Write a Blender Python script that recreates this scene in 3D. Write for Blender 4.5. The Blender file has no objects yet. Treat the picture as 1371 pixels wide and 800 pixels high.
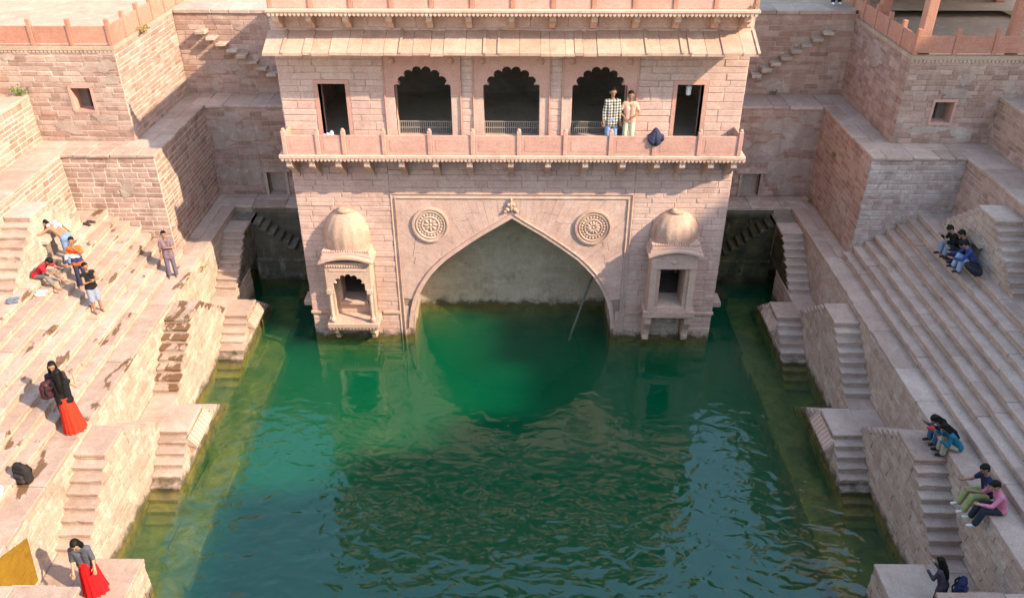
import bpy, bmesh, math, random
from mathutils import Vector, Matrix

rng = random.Random(11)
scene = bpy.context.scene
COL = scene.collection
R = math.radians

# ------------------------------------------------------------------ camera
F_PX, PITCH, YAW, CAM = 1113.0, R(31.65), R(0.5), (0.18, 0.0, 13.8)
cam_d = bpy.data.cameras.new('camera')
cam_d.sensor_width = 36.0
cam_d.lens = 36.0 * F_PX / 1371.0
cam_d.clip_end = 3000
cam = bpy.data.objects.new('camera', cam_d)
cam.location = CAM
cam.rotation_euler = (R(90) - PITCH, 0, YAW)
COL.objects.link(cam)
scene.camera = cam

# ------------------------------------------------------------------ sky, sun, exposure
SUN_TRAVEL = Vector((-1.0, 0.47, -0.755)).normalized()     # direction the light travels
to_sun = -SUN_TRAVEL
elev = math.asin(to_sun.z)
azim = math.atan2(to_sun.x, to_sun.y)                      # clockwise from +Y
w = bpy.data.worlds.new('World')
scene.world = w
w.use_nodes = True
nt = w.node_tree
bg = nt.nodes['Background']
sky = nt.nodes.new('ShaderNodeTexSky')
sky.sky_type = 'NISHITA'
sky.sun_disc = False
sky.sun_elevation = elev
sky.sun_rotation = azim
sky.air_density = 1.5
sky.dust_density = 1.2
nt.links.new(sky.outputs[0], bg.inputs[0])
bg.inputs[1].default_value = 0.15
sun_d = bpy.data.lights.new('sun', 'SUN')
sun_d.energy = 2.75
sun_d.angle = R(0.6)
sun_d.color = (1.0, 0.84, 0.62)
sun = bpy.data.objects.new('sun', sun_d)
sun.rotation_euler = SUN_TRAVEL.to_track_quat('-Z', 'Y').to_euler()
sun.location = (20, -20, 40)
COL.objects.link(sun)
scene.view_settings.view_transform = 'Standard'
scene.view_settings.look = 'None'
scene.view_settings.exposure = 1.74
scene.view_settings.gamma = 1.0
scene.render.engine = 'CYCLES'
scene.cycles.use_denoising = True
scene.cycles.max_bounces = 8
scene.cycles.transparent_max_bounces = 12
scene.cycles.caustics_reflective = False
scene.cycles.caustics_refractive = False


def pix(x, y, z):
    """pixel of a world point in the photograph (only used to pick the pieces that show largest)"""
    c, s = math.cos(PITCH), math.sin(PITCH)
    x -= CAM[0]
    cy, sy = math.cos(YAW), math.sin(YAW)
    x, y = x * cy + y * sy, -x * sy + y * cy
    d = y * c - (z - CAM[2]) * s
    v = y * s + (z - CAM[2]) * c
    if d < 0.1:
        return (-9999, -9999, 1)
    return (685.5 + F_PX * x / d, 400 - F_PX * v / d, d)


# ------------------------------------------------------------------ materials
MATS = {}


def nmat(name):
    m = bpy.data.materials.new(name)
    m.use_nodes = True
    MATS[name] = m
    nt = m.node_tree
    return m, nt, nt.nodes['Principled BSDF'], nt.nodes.new, nt.links.new


def ramp(nt, fac, stops):
    r = nt.nodes.new('ShaderNodeValToRGB')
    el = r.color_ramp.elements
    while len(el) < len(stops):
        el.new(0.5)
    for e, (p, c) in zip(el, stops):
        e.position = p
        e.color = (*c, 1) if len(c) == 3 else c
    nt.links.new(fac, r.inputs[0])
    return r.outputs[0]


def mixc(nt, fac, a, b, mode='MIX'):
    m = nt.nodes.new('ShaderNodeMix')
    m.data_type = 'RGBA'
    m.blend_type = mode
    for sock, val in ((m.inputs[0], fac), (m.inputs[6], a), (m.inputs[7], b)):
        if hasattr(val, 'links'):
            nt.links.new(val, sock)
        elif isinstance(val, (int, float)):
            sock.default_value = val
        else:
            sock.default_value = (*val, 1)
    return m.outputs[2]


def math_n(nt, op, a, b=0.0, c=0.0):
    m = nt.nodes.new('ShaderNodeMath')
    m.operation = op
    for i, val in enumerate((a, b, c)):
        if hasattr(val, 'links'):
            nt.links.new(val, m.inputs[i])
        else:
            m.inputs[i].default_value = val
    return m.outputs[0]


def noise(nt, vec, scale, detail=4, rough=0.55, dist=0.0):
    n = nt.nodes.new('ShaderNodeTexNoise')
    n.inputs['Scale'].default_value = scale
    n.inputs['Detail'].default_value = detail
    n.inputs['Roughness'].default_value = rough
    n.inputs['Distortion'].default_value = dist
    nt.links.new(vec, n.inputs['Vector'])
    return n.outputs['Fac']


def stone_mat(name, c_lo, c_mid, c_hi, piece=0.28, bump=0.35, rough=0.86, algae=0.0, dust=0.35,
              stain=(0.16, 0.11, 0.08), stain_amt=0.45, layer=0.0, wet=False, lime=0.0, tideline=True, streak=0.0, damp=None):
    m, nt, bs, new, link = nmat(name)
    geo = new('ShaderNodeNewGeometry')
    oi = new('ShaderNodeObjectInfo')
    pos = geo.outputs['Position']
    rnd = math_n(nt, 'FRACT', math_n(nt, 'ADD', geo.outputs['Random Per Island'], oi.outputs['Random']))
    rnd2 = math_n(nt, 'FRACT', math_n(nt, 'MULTIPLY', rnd, 17.31))
    big = noise(nt, pos, 0.9, 5, 0.6)
    med = noise(nt, pos, 5.5, 6, 0.65, 0.4)
    fine = noise(nt, pos, 38, 5, 0.7)
    # bedding: horizontally drawn-out grain of sandstone
    mp = new('ShaderNodeMapping')
    mp.inputs['Scale'].default_value = (2.0, 2.0, 16.0)
    link(pos, mp.inputs[0])
    bed = noise(nt, mp.outputs[0], 1.3, 4, 0.6, 0.8)
    f = math_n(nt, 'ADD', math_n(nt, 'MULTIPLY', big, 0.40), math_n(nt, 'MULTIPLY', med, 0.34))
    f = math_n(nt, 'ADD', f, math_n(nt, 'MULTIPLY', bed, 0.26 + layer))
    f = math_n(nt, 'ADD', f, math_n(nt, 'MULTIPLY', math_n(nt, 'SUBTRACT', rnd, 0.5), piece))
    col = ramp(nt, f, [(0.28, c_lo), (0.5, c_mid), (0.74, c_hi)])
    # piece hue
    col = mixc(nt, math_n(nt, 'MULTIPLY', rnd2, piece * 0.9), col, tuple(v * k for v, k in zip(c_mid, (1.06, 0.84, 0.80))))
    # dust and worn patches
    d = ramp(nt, noise(nt, pos, 2.3, 7, 0.7, 0.6), [(0.52, (0, 0, 0)), (0.68, (1, 1, 1))])
    col = mixc(nt, math_n(nt, 'MULTIPLY', d, dust), col, tuple(min(1, v * 1.25 + 0.05) for v in c_hi))
    st = ramp(nt, noise(nt, pos, 1.55, 8, 0.72, 0.3), [(0.54, (0, 0, 0)), (0.72, (1, 1, 1))])
    col = mixc(nt, math_n(nt, 'MULTIPLY', st, stain_amt), col, stain)
    if lime > 0:
        lm = ramp(nt, noise(nt, pos, 1.9, 7, 0.75, 0.9), [(0.50, (0, 0, 0)), (0.68, (1, 1, 1))])
        col = mixc(nt, math_n(nt, 'MULTIPLY', lm, lime), col, (0.74, 0.68, 0.58))
    if streak > 0:
        mp3 = new('ShaderNodeMapping')
        mp3.inputs['Scale'].default_value = (4.5, 4.5, 0.38)
        link(pos, mp3.inputs[0])
        sk = ramp(nt, noise(nt, mp3.outputs[0], 1.0, 6, 0.68, 0.25), [(0.52, (0, 0, 0)), (0.72, (1, 1, 1))])
        col = mixc(nt, math_n(nt, 'MULTIPLY', sk, streak), col, (0.10, 0.075, 0.06))
    dmask = None
    if damp is not None:
        mp4 = new('ShaderNodeMapping')
        mp4.inputs['Scale'].default_value = (2.6, 0.95, 1.6)
        link(pos, mp4.inputs[0])
        dm = noise(nt, mp4.outputs[0], 1.15, 6, 0.58, 0.35)
        dmask = ramp(nt, dm, [(damp, (0, 0, 0)), (damp + 0.022, (1, 1, 1))])
        col = mixc(nt, math_n(nt, 'MULTIPLY', dmask, 0.86), col, (0.135, 0.062, 0.020))
    sp = ramp(nt, fine, [(0.3, (0.72, 0.72, 0.72)), (0.62, (1.08, 1.08, 1.08))])
    col = mixc(nt, 1.0, col, sp, 'MULTIPLY')
    # tide line and algae close to the water level
    sep = new('ShaderNodeSeparateXYZ')
    link(pos, sep.inputs[0])
    zz = math_n(nt, 'ADD', sep.outputs[2], math_n(nt, 'MULTIPLY', math_n(nt, 'SUBTRACT', noise(nt, pos, 3.2, 6, 0.65, 0.4), 0.5), 0.75))
    tide = ramp(nt, math_n(nt, 'MULTIPLY_ADD', zz, 1.0, 0.5), [(0.54, (1, 1, 1)), (0.74, (0, 0, 0))])
    col = mixc(nt, math_n(nt, 'MULTIPLY', tide, 0.88 * tideline), col, (0.055, 0.048, 0.02))
    under = ramp(nt, math_n(nt, 'MULTIPLY_ADD', sep.outputs[2], 1.0, 0.5), [(0.40, (1, 1, 1)), (0.53, (0, 0, 0))])
    algc = ramp(nt, noise(nt, pos, 1.7, 6, 0.7, 0.6), [(0.36, (0.07, 0.055, 0.012)), (0.52, (0.20, 0.125, 0.018)), (0.68, (0.32, 0.20, 0.03))])
    col = mixc(nt, math_n(nt, 'MULTIPLY', under, 0.92 * tideline), col, algc)
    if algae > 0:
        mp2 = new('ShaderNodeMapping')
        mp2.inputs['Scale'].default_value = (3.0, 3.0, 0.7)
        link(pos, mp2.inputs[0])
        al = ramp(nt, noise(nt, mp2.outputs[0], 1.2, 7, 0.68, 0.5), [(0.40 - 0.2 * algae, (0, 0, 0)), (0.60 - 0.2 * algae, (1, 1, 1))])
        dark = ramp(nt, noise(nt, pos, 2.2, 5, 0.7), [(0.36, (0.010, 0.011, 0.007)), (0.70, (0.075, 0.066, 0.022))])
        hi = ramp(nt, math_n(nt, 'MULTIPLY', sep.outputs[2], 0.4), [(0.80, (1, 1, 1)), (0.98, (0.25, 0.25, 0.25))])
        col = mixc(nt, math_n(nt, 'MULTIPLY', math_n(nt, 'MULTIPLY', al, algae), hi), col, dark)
    link(col, bs.inputs['Base Color'])
    bs.inputs['Roughness'].default_value = 0.25 if wet else rough
    bs.inputs['Specular IOR Level'].default_value = 0.5 if wet else 0.25
    if dmask is not None:
        link(math_n(nt, 'MULTIPLY_ADD', dmask, -0.45, rough), bs.inputs['Roughness'])
    h = math_n(nt, 'ADD', math_n(nt, 'MULTIPLY', med, 0.6), math_n(nt, 'MULTIPLY', fine, 0.28))
    h = math_n(nt, 'ADD', h, math_n(nt, 'MULTIPLY', bed, 0.4))
    b = new('ShaderNodeBump')
    b.inputs['Strength'].default_value = bump
    b.inputs['Distance'].default_value = 0.03
    link(h, b.inputs['Height'])
    link(b.outputs[0], bs.inputs['Normal'])
    return m


def flat_mat(name, col, rough=0.8, var=0.15, scale=9, metal=0.0, spec=0.3, weave=0.0):
    m, nt, bs, new, link = nmat(name)
    tc = new('ShaderNodeTexCoord')
    n = noise(nt, tc.outputs['Object'], scale, 4, 0.6)
    c = ramp(nt, n, [(0.3, tuple(v * (1 - var) for v in col)), (0.7, tuple(min(1, v * (1 + var)) for v in col))])
    link(c, bs.inputs['Base Color'])
    bs.inputs['Roughness'].default_value = rough
    bs.inputs['Metallic'].default_value = metal
    bs.inputs['Specular IOR Level'].default_value = spec
    if weave:
        b = new('ShaderNodeBump')
        b.inputs['Strength'].default_value = weave
        b.inputs['Distance'].default_value = 0.02
        link(noise(nt, tc.outputs['Object'], scale * 2.2, 3, 0.6), b.inputs['Height'])
        link(b.outputs[0], bs.inputs['Normal'])
    return m


M_FAC = stone_mat('pink_ashlar', (0.43, 0.27, 0.22), (0.56, 0.375, 0.31), (0.64, 0.46, 0.385), piece=0.10, bump=0.30, dust=0.30, stain_amt=0.32, stain=(0.30, 0.195, 0.165), streak=0.16)
M_JOINT = stone_mat('pink_joint', (0.20, 0.13, 0.11), (0.29, 0.19, 0.15), (0.36, 0.25, 0.20), piece=0.0, bump=0.2)
M_TRIM = stone_mat('carved_trim', (0.38, 0.235, 0.175), (0.53, 0.36, 0.275), (0.63, 0.46, 0.36), piece=0.15, bump=0.35, dust=0.3, stain_amt=0.4, stain=(0.20, 0.13, 0.09))
M_DOME = stone_mat('dome_stone', (0.34, 0.20, 0.145), (0.47, 0.30, 0.22), (0.57, 0.41, 0.30), piece=0.1, bump=0.55, dust=0.35, stain_amt=0.5, stain=(0.26, 0.15, 0.105), streak=0.3)
M_EAVE = stone_mat('eave_sandstone', (0.38, 0.225, 0.16), (0.46, 0.295, 0.215), (0.54, 0.375, 0.285), piece=0.2, bump=0.4, dust=0.35, stain_amt=0.55, stain=(0.26, 0.15, 0.09), streak=0.2)
M_PANEL = stone_mat('parapet_sandstone', (0.42, 0.22, 0.17), (0.54, 0.30, 0.235), (0.60, 0.37, 0.29), piece=0.15, bump=0.2, dust=0.25, stain_amt=0.2, stain=(0.30, 0.17, 0.13))
M_RED = stone_mat('red_parapet_sandstone', (0.34, 0.145, 0.095), (0.43, 0.20, 0.135), (0.50, 0.27, 0.19), piece=0.15, bump=0.2, dust=0.2, stain_amt=0.3)
M_TREAD = stone_mat('step_sandstone', (0.30, 0.205, 0.155), (0.42, 0.305, 0.24), (0.53, 0.41, 0.335), piece=0.24, bump=0.45, dust=0.25, stain_amt=0.45, stain=(0.22, 0.145, 0.10))
M_TREADW = stone_mat('damp_step_sandstone', (0.30, 0.205, 0.155), (0.42, 0.305, 0.24), (0.53, 0.41, 0.335), piece=0.24, bump=0.45, dust=0.25, stain_amt=0.45, stain=(0.22, 0.145, 0.10), damp=0.60)
M_TREADWW = stone_mat('wet_step_sandstone', (0.30, 0.205, 0.155), (0.42, 0.305, 0.24), (0.53, 0.41, 0.335), piece=0.24, bump=0.45, dust=0.25, stain_amt=0.45, stain=(0.22, 0.145, 0.10), damp=0.50)
M_CORE = stone_mat('rubble_core', (0.30, 0.21, 0.15), (0.42, 0.31, 0.23), (0.54, 0.42, 0.32), piece=0.0, bump=0.6, dust=0.4, stain_amt=0.45, lime=0.2)
M_WALL = stone_mat('wall_sandstone', (0.27, 0.16, 0.12), (0.395, 0.26, 0.205), (0.50, 0.355, 0.285), piece=0.36, bump=0.6, dust=0.35, stain_amt=0.4, streak=0.35)
M_SIDE = stone_mat('stair_side_sandstone', (0.33, 0.235, 0.18), (0.445, 0.335, 0.26), (0.55, 0.44, 0.355), piece=0.26, bump=0.55, dust=0.30, stain_amt=0.4, lime=0.36, streak=0.25)
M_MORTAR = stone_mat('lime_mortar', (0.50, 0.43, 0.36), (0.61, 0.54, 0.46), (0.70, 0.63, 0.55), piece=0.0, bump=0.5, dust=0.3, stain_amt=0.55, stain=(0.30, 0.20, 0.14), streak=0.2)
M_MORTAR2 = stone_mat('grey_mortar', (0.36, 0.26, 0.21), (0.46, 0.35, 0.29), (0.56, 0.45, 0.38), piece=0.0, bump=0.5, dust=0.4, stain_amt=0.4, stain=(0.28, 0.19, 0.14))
M_LIMEW = stone_mat('limewashed_sandstone', (0.28, 0.19, 0.16), (0.40, 0.30, 0.26), (0.50, 0.41, 0.36), piece=0.40, bump=0.5, dust=0.5, stain_amt=0.35, lime=0.45)
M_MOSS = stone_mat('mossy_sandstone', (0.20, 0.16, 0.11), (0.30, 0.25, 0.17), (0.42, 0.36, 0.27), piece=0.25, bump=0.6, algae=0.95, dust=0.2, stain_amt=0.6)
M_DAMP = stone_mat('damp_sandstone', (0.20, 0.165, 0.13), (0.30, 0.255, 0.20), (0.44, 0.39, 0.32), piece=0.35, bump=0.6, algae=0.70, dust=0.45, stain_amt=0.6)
M_PLAST = stone_mat('arch_plaster', (0.42, 0.33, 0.23), (0.57, 0.47, 0.34), (0.65, 0.55, 0.42), piece=0.14, bump=0.4, algae=0.14, dust=0.3, stain_amt=0.6, stain=(0.15, 0.12, 0.08))
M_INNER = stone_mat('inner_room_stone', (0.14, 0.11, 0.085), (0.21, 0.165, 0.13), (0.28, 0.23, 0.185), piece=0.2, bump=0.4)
M_DECK = stone_mat('deck_stone', (0.31, 0.215, 0.15), (0.40, 0.285, 0.20), (0.48, 0.36, 0.26), piece=0.0, bump=0.3, dust=0.45, stain_amt=0.3)
M_BED = stone_mat('silt_bed', (0.006, 0.105, 0.066), (0.008, 0.135, 0.085), (0.010, 0.16, 0.10), piece=0.0, bump=0.1, dust=0.0, stain_amt=0.0, tideline=False)
M_OCHRE = stone_mat('ochre_wet_stone', (0.09, 0.04, 0.004), (0.20, 0.10, 0.006), (0.28, 0.15, 0.012), piece=0.0, bump=0.4, dust=0.03, stain_amt=0.6, stain=(0.06, 0.035, 0.008), layer=0.3)
M_WET = stone_mat('wet_stone', (0.10, 0.045, 0.016), (0.15, 0.072, 0.026), (0.21, 0.11, 0.045), piece=0.0, bump=0.15, dust=0.0, stain_amt=0.2, wet=True)
for nm_ in ('silt_bed',):
    bsn = MATS[nm_].node_tree.nodes['Principled BSDF']
M_IRON = flat_mat('dark_iron', (0.05, 0.045, 0.04), 0.55, 0.3, 20)
M_GRILL = flat_mat('grey_iron', (0.26, 0.23, 0.20), 0.6, 0.2, 20)
M_STICK = flat_mat('grey_pipe', (0.12, 0.115, 0.10), 0.5, 0.2, 20)
M_LAMP = flat_mat('white_enamel', (0.75, 0.74, 0.70), 0.35)
M_LEAF = flat_mat('leaf', (0.07, 0.14, 0.025), 0.6, 0.4, 5)
M_LEAFY = flat_mat('dry_leaf', (0.24, 0.17, 0.05), 0.7, 0.4, 5)
M_SKIN = flat_mat('skin', (0.30, 0.155, 0.09), 0.55, 0.10, 6)
M_SKIN2 = flat_mat('fair_skin', (0.44, 0.25, 0.16), 0.55, 0.10, 6)
M_HAIR = flat_mat('black_hair', (0.006, 0.005, 0.004), 0.6, 0.3, 40, spec=0.2)
M_EYE = flat_mat('eye', (0.02, 0.015, 0.012), 0.3)


def water_mat():
    m, nt, bs, new, link = nmat('pool_water')
    nt.nodes.remove(bs)
    out = nt.nodes['Material Output']
    geo = new('ShaderNodeNewGeometry')
    pos = geo.outputs['Position']
    sep = new('ShaderNodeSeparateXYZ')
    link(pos, sep.inputs[0])
    mp = new('ShaderNodeMapping')
    mp.inputs['Scale'].default_value = (1.0, 1.5, 1.0)
    mp.inputs['Rotation'].default_value = (0, 0, R(14))
    link(pos, mp.inputs[0])
    n1 = noise(nt, mp.outputs[0], 2.0, 1.8, 0.42, 0.5)
    n2 = noise(nt, mp.outputs[0], 4.2, 2, 0.5, 0.3)
    # calmer in the lee of the pavilion, livelier in open water
    mr = new('ShaderNodeMapRange')
    link(sep.outputs[1], mr.inputs[0])
    mr.inputs[1].default_value = 18.5
    mr.inputs[2].default_value = 12.5
    mr.inputs[3].default_value = 0.24
    mr.inputs[4].default_value = 1.0
    h = math_n(nt, 'ADD', n1, math_n(nt, 'MULTIPLY', n2, 0.07))
    h = math_n(nt, 'MULTIPLY', h, mr.outputs[0])
    b = new('ShaderNodeBump')
    b.inputs['Strength'].default_value = 1.0
    b.inputs['Distance'].default_value = 0.046
    link(h, b.inputs['Height'])
    # reflectance by angle, alike from above and from below
    lw = new('ShaderNodeLayerWeight')
    lw.inputs['Blend'].default_value = 0.5
    link(b.outputs[0], lw.inputs['Normal'])
    f5 = math_n(nt, 'POWER', lw.outputs['Facing'], 5.0)
    refl = math_n(nt, 'MULTIPLY_ADD', f5, 0.93, 0.064)
    gl = new('ShaderNodeBsdfGlossy')
    gl.inputs['Roughness'].default_value = 0.015
    gl.inputs['Color'].default_value = (1, 1, 1, 1)
    link(b.outputs[0], gl.inputs['Normal'])
    tr = new('ShaderNodeBsdfTransparent')
    tr.inputs['Color'].default_value = (0.97, 1.0, 0.97, 1)
    mx = new('ShaderNodeMixShader')
    link(refl, mx.inputs[0])
    link(tr.outputs[0], mx.inputs[1])
    link(gl.outputs[0], mx.inputs[2])
    link(mx.outputs[0], out.inputs['Surface'])
    m.use_transparent_shadow = True
    va = new('ShaderNodeVolumeAbsorption')
    va.inputs['Color'].default_value = (0.30, 0.66, 0.46, 1)
    va.inputs['Density'].default_value = 1.15
    vs = new('ShaderNodeVolumeScatter')
    vs.inputs['Color'].default_value = (0.015, 0.58, 0.30, 1)
    vs.inputs['Density'].default_value = 0.36
    ad = new('ShaderNodeAddShader')
    link(va.outputs[0], ad.inputs[0])
    link(vs.outputs[0], ad.inputs[1])
    link(ad.outputs[0], out.inputs['Volume'])
    return m


M_WATER = water_mat()


# ------------------------------------------------------------------ mesh helpers
class MB:
    def __init__(self):
        self.v = []
        self.f = []

    def add(self, vs, fs):
        o = len(self.v)
        self.v += [tuple(p) for p in vs]
        self.f += [tuple(i + o for i in f) for f in fs]
        return self

    def box(self, x0, x1, y0, y1, z0, z1):
        x0, x1 = min(x0, x1), max(x0, x1)
        y0, y1 = min(y0, y1), max(y0, y1)
        z0, z1 = min(z0, z1), max(z0, z1)
        vs = [(x, y, z) for z in (z0, z1) for y in (y0, y1) for x in (x0, x1)]
        return self.add(vs, [(0, 2, 3, 1), (4, 5, 7, 6), (0, 1, 5, 4), (2, 6, 7, 3), (0, 4, 6, 2), (1, 3, 7, 5)])

    def cbox(self, x0, x1, y0, y1, z0, z1, ch=0.012, j=0.0):
        """box with chamfered edges all round and slightly uneven corners"""
        x0, x1 = min(x0, x1), max(x0, x1)
        y0, y1 = min(y0, y1), max(y0, y1)
        z0, z1 = min(z0, z1), max(z0, z1)
        pts = []
        for sx in (0, 1):
            for sy in (0, 1):
                for sz in (0, 1):
                    jx, jy, jz = (rng.uniform(-j, j) for _ in range(3))
                    X, Y, Z = (x0, x1)[sx] + jx, (y0, y1)[sy] + jy, (z0, z1)[sz] + jz
                    ix, iy, iz = (ch, -ch)[sx], (ch, -ch)[sy], (ch, -ch)[sz]
                    pts += [(X, Y + iy, Z + iz), (X + ix, Y, Z + iz), (X + ix, Y + iy, Z)]
        I = lambda sx, sy, sz, a: ((sx * 2 + sy) * 2 + sz) * 3 + a
        fs = []
        for s in (0, 1):
            fs.append((I(s, 0, 0, 0), I(s, 1, 0, 0), I(s, 1, 1, 0), I(s, 0, 1, 0)))
            fs.append((I(0, s, 0, 1), I(1, s, 0, 1), I(1, s, 1, 1), I(0, s, 1, 1)))
            fs.append((I(0, 0, s, 2), I(1, 0, s, 2), I(1, 1, s, 2), I(0, 1, s, 2)))
            for t in (0, 1):
                fs.append((I(s, t, 0, 0), I(s, t, 1, 0), I(s, t, 1, 1), I(s, t, 0, 1)))
                fs.append((I(s, 0, t, 0), I(s, 1, t, 0), I(s, 1, t, 2), I(s, 0, t, 2)))
                fs.append((I(0, s, t, 1), I(1, s, t, 1), I(1, s, t, 2), I(0, s, t, 2)))
                for q in (0, 1):
                    fs.append((I(s, t, q, 0), I(s, t, q, 1), I(s, t, q, 2)))
        return self.add(pts, fs)

    def worn(self, x0, x1, y0, y1, z0, z1, side, j=0.012, chip=0.25):
        """slab whose exposed long edge (side 'x0', 'x1', 'y0' or 'y1') is worn and chipped"""
        x0, x1 = min(x0, x1), max(x0, x1)
        y0, y1 = min(y0, y1), max(y0, y1)
        alongy = side[0] == 'x'
        a0, a1 = (y0, y1) if alongy else (x0, x1)
        e, back = {'x0': (x0, x1), 'x1': (x1, x0), 'y0': (y0, y1), 'y1': (y1, y0)}[side]
        inw = 1 if back > e else -1
        k = max(3, min(9, int((a1 - a0) / 0.14)))
        edge = []
        for i in range(k + 1):
            d = rng.uniform(0, j)
            if 0 < i < k and rng.random() < chip * 0.5:
                d += rng.uniform(0.01, 0.03)
            edge.append((a0 + (a1 - a0) * i / k, e + inw * d))
        n = len(edge)
        P = (lambda a, b, z: (b, a, z)) if alongy else (lambda a, b, z: (a, b, z))
        vs = [P(a, b, z0) for a, b in edge] + [P(a, b, z1 - 0.014) for a, b in edge]
        vs += [P(a, b + inw * (0.012 + rng.uniform(0, 0.008)), z1 - rng.uniform(0, 0.004)) for a, b in edge]
        vs += [P(a, back, z1) for a, b in edge] + [P(a, back, z0) for a, b in edge]
        fs = []
        for r in range(4):
            for i in range(n - 1):
                fs.append((r * n + i, r * n + i + 1, (r + 1) * n + i + 1, (r + 1) * n + i))
        fs += [tuple(r * n for r in range(5)), tuple(r * n + n - 1 for r in range(5))]
        return self.add(vs, fs)

    def prism(self, poly, fn, d0, d1):
        """extrude the 2-D polygon from d0 to d1; fn(a, b, d) gives the point"""
        n = len(poly)
        vs = [fn(a, b, d0) for a, b in poly] + [fn(a, b, d1) for a, b in poly]
        fs = [tuple(range(n)), tuple(range(2 * n - 1, n - 1, -1))]
        fs += [(i, (i + 1) % n, n + (i + 1) % n, n + i) for i in range(n)]
        return self.add(vs, fs)

    def tube(self, p0, p1, r0, r1=None, n=10, caps=True):
        r1 = r0 if r1 is None else r1
        p0, p1 = Vector(p0), Vector(p1)
        d = (p1 - p0).normalized()
        a = d.orthogonal().normalized()
        b = d.cross(a)
        vs = []
        for p, r in ((p0, r0), (p1, r1)):
            for i in range(n):
                t = 2 * math.pi * i / n
                vs.append(p + (a * math.cos(t) + b * math.sin(t)) * r)
        fs = [(i, (i + 1) % n, n + (i + 1) % n, n + i) for i in range(n)]
        if caps:
            fs += [tuple(range(n))[::-1], tuple(range(n, 2 * n))]
        return self.add(vs, fs)

    def capsule(self, p0, p1, r0, r1, n=10, k=4):
        p0, p1 = Vector(p0), Vector(p1)
        d = p1 - p0
        L = d.length
        d = d.normalized() if L > 1e-6 else Vector((0, 0, 1))
        a = d.orthogonal().normalized()
        b = d.cross(a)
        rings = []
        for i in range(k):
            t = -math.pi / 2 + (math.pi / 2) * (i + 0.6) / k
            rings.append((p0 + d * (r0 * math.sin(t)), r0 * math.cos(t)))
        rings.append((p0, r0))
        rings.append((p1, r1))
        for i in range(k):
            t = (math.pi / 2) * (i + 0.4) / k
            rings.append((p1 + d * (r1 * math.sin(t)), r1 * math.cos(t)))
        vs = []
        for c, r in rings:
            for i in range(n):
                t = 2 * math.pi * i / n
                vs.append(c + (a * math.cos(t) + b * math.sin(t)) * r)
        fs = []
        for q in range(len(rings) - 1):
            for i in range(n):
                j = (i + 1) % n
                fs.append((q * n + i, q * n + j, (q + 1) * n + j, (q + 1) * n + i))
        m = (len(rings) - 1) * n
        fs += [tuple(range(n))[::-1], tuple(range(m, m + n))]
        return self.add(vs, fs)

    def ellipsoid(self, c, rx, ry, rz, n=14, k=9, zlo=-1.0):
        vs, fs = [], []
        for q in range(k + 1):
            t = math.asin(zlo) + (math.pi / 2 - math.asin(zlo)) * q / k
            t = min(max(t, -1.54), 1.54)
            for i in range(n):
                a = 2 * math.pi * i / n
                vs.append((c[0] + rx * math.cos(t) * math.cos(a), c[1] + ry * math.cos(t) * math.sin(a), c[2] + rz * math.sin(t)))
        for q in range(k):
            for i in range(n):
                j = (i + 1) % n
                fs.append((q * n + i, q * n + j, (q + 1) * n + j, (q + 1) * n + i))
        fs += [tuple(range(n))[::-1], tuple(range(k * n, k * n + n))]
        return self.add(vs, fs)

    def mesh(self, name, mat=None, smooth=False):
        me = bpy.data.meshes.new(name)
        me.from_pydata(self.v, [], self.f)
        bm = bmesh.new()
        bm.from_mesh(me)
        bmesh.ops.recalc_face_normals(bm, faces=bm.faces)
        bm.to_mesh(me)
        bm.free()
        if mat:
            me.materials.append(mat)
        if smooth:
            for p in me.polygons:
                p.use_smooth = True
        return me

    def build(self, name, mat, parent=None, smooth=False):
        o = link_obj(name, self.mesh(name, mat, smooth), parent)
        if name in ('dentil_trim', 'scallop_trim', 'bead_row', 'carved_frieze', 'carved_relief', 'leaf_ring', 'stem'):
            o['kind'] = 'stuff'
        return o


def origin_inv(t):
    return Matrix.Translation(t.location).inverted() if t.type == 'EMPTY' else Matrix.Identity(4)


def link_obj(name, me, parent=None, mat4=None):
    o = bpy.data.objects.new(name, me)
    COL.objects.link(o)
    if parent is not None:
        o.parent = parent
        o.matrix_parent_inverse = origin_inv(parent)
    if mat4 is not None:
        o.matrix_basis = mat4
    return o


def tag(o, label, cat, group=None):
    o['label'] = label
    o['category'] = cat
    if group:
        o['group'] = group
    return o


def thing(name, label, cat, loc, group=None):
    o = bpy.data.objects.new(name, None)
    o.empty_display_size = 0.2
    o.location = loc
    COL.objects.link(o)
    return tag(o, label, cat, group)


def structure(name, mb, mat, smooth=False):
    o = mb.build(name, mat, None, smooth)
    o['kind'] = 'structure'
    return o


# shared stone pieces: a dressed block, face and edges chamfered, corners a little uneven
def block_mesh(name, mat, seed):
    r = random.Random(seed)
    cu, cv, cw = 0.03, 0.085, 0.35
    j = lambda s: r.uniform(-s, s)
    back = [(0, 0, 0), (1, 0, 0), (1, 1, 0), (0, 1, 0)]
    rim, face = [], []
    for u, v, _ in back:
        du, dv = j(0.012), j(0.05)
        rim.append((u + (du if u else -du) * 0 + j(0.010), v + j(0.035), 1 - cw))
        face.append((u + (cu if u == 0 else -cu) + du, v + (cv if v == 0 else -cv) + dv, 1 + j(0.22)))
    vs = back + rim + face
    fs = [(8, 9, 10, 11)]
    for i in range(4):
        k = (i + 1) % 4
        fs.append((i, k, 4 + k, 4 + i))
        fs.append((4 + i, 4 + k, 8 + k, 8 + i))
    me = bpy.data.meshes.new(name)
    me.from_pydata(vs, [], fs)
    me.materials.append(mat)
    return me, vs, fs


BLOCKS = {}


def blocks_for(mat):
    if mat.name not in BLOCKS:
        BLOCKS[mat.name] = [block_mesh('stone', mat, 100 + i) for i in range(8)]
    return BLOCKS[mat.name]


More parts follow.
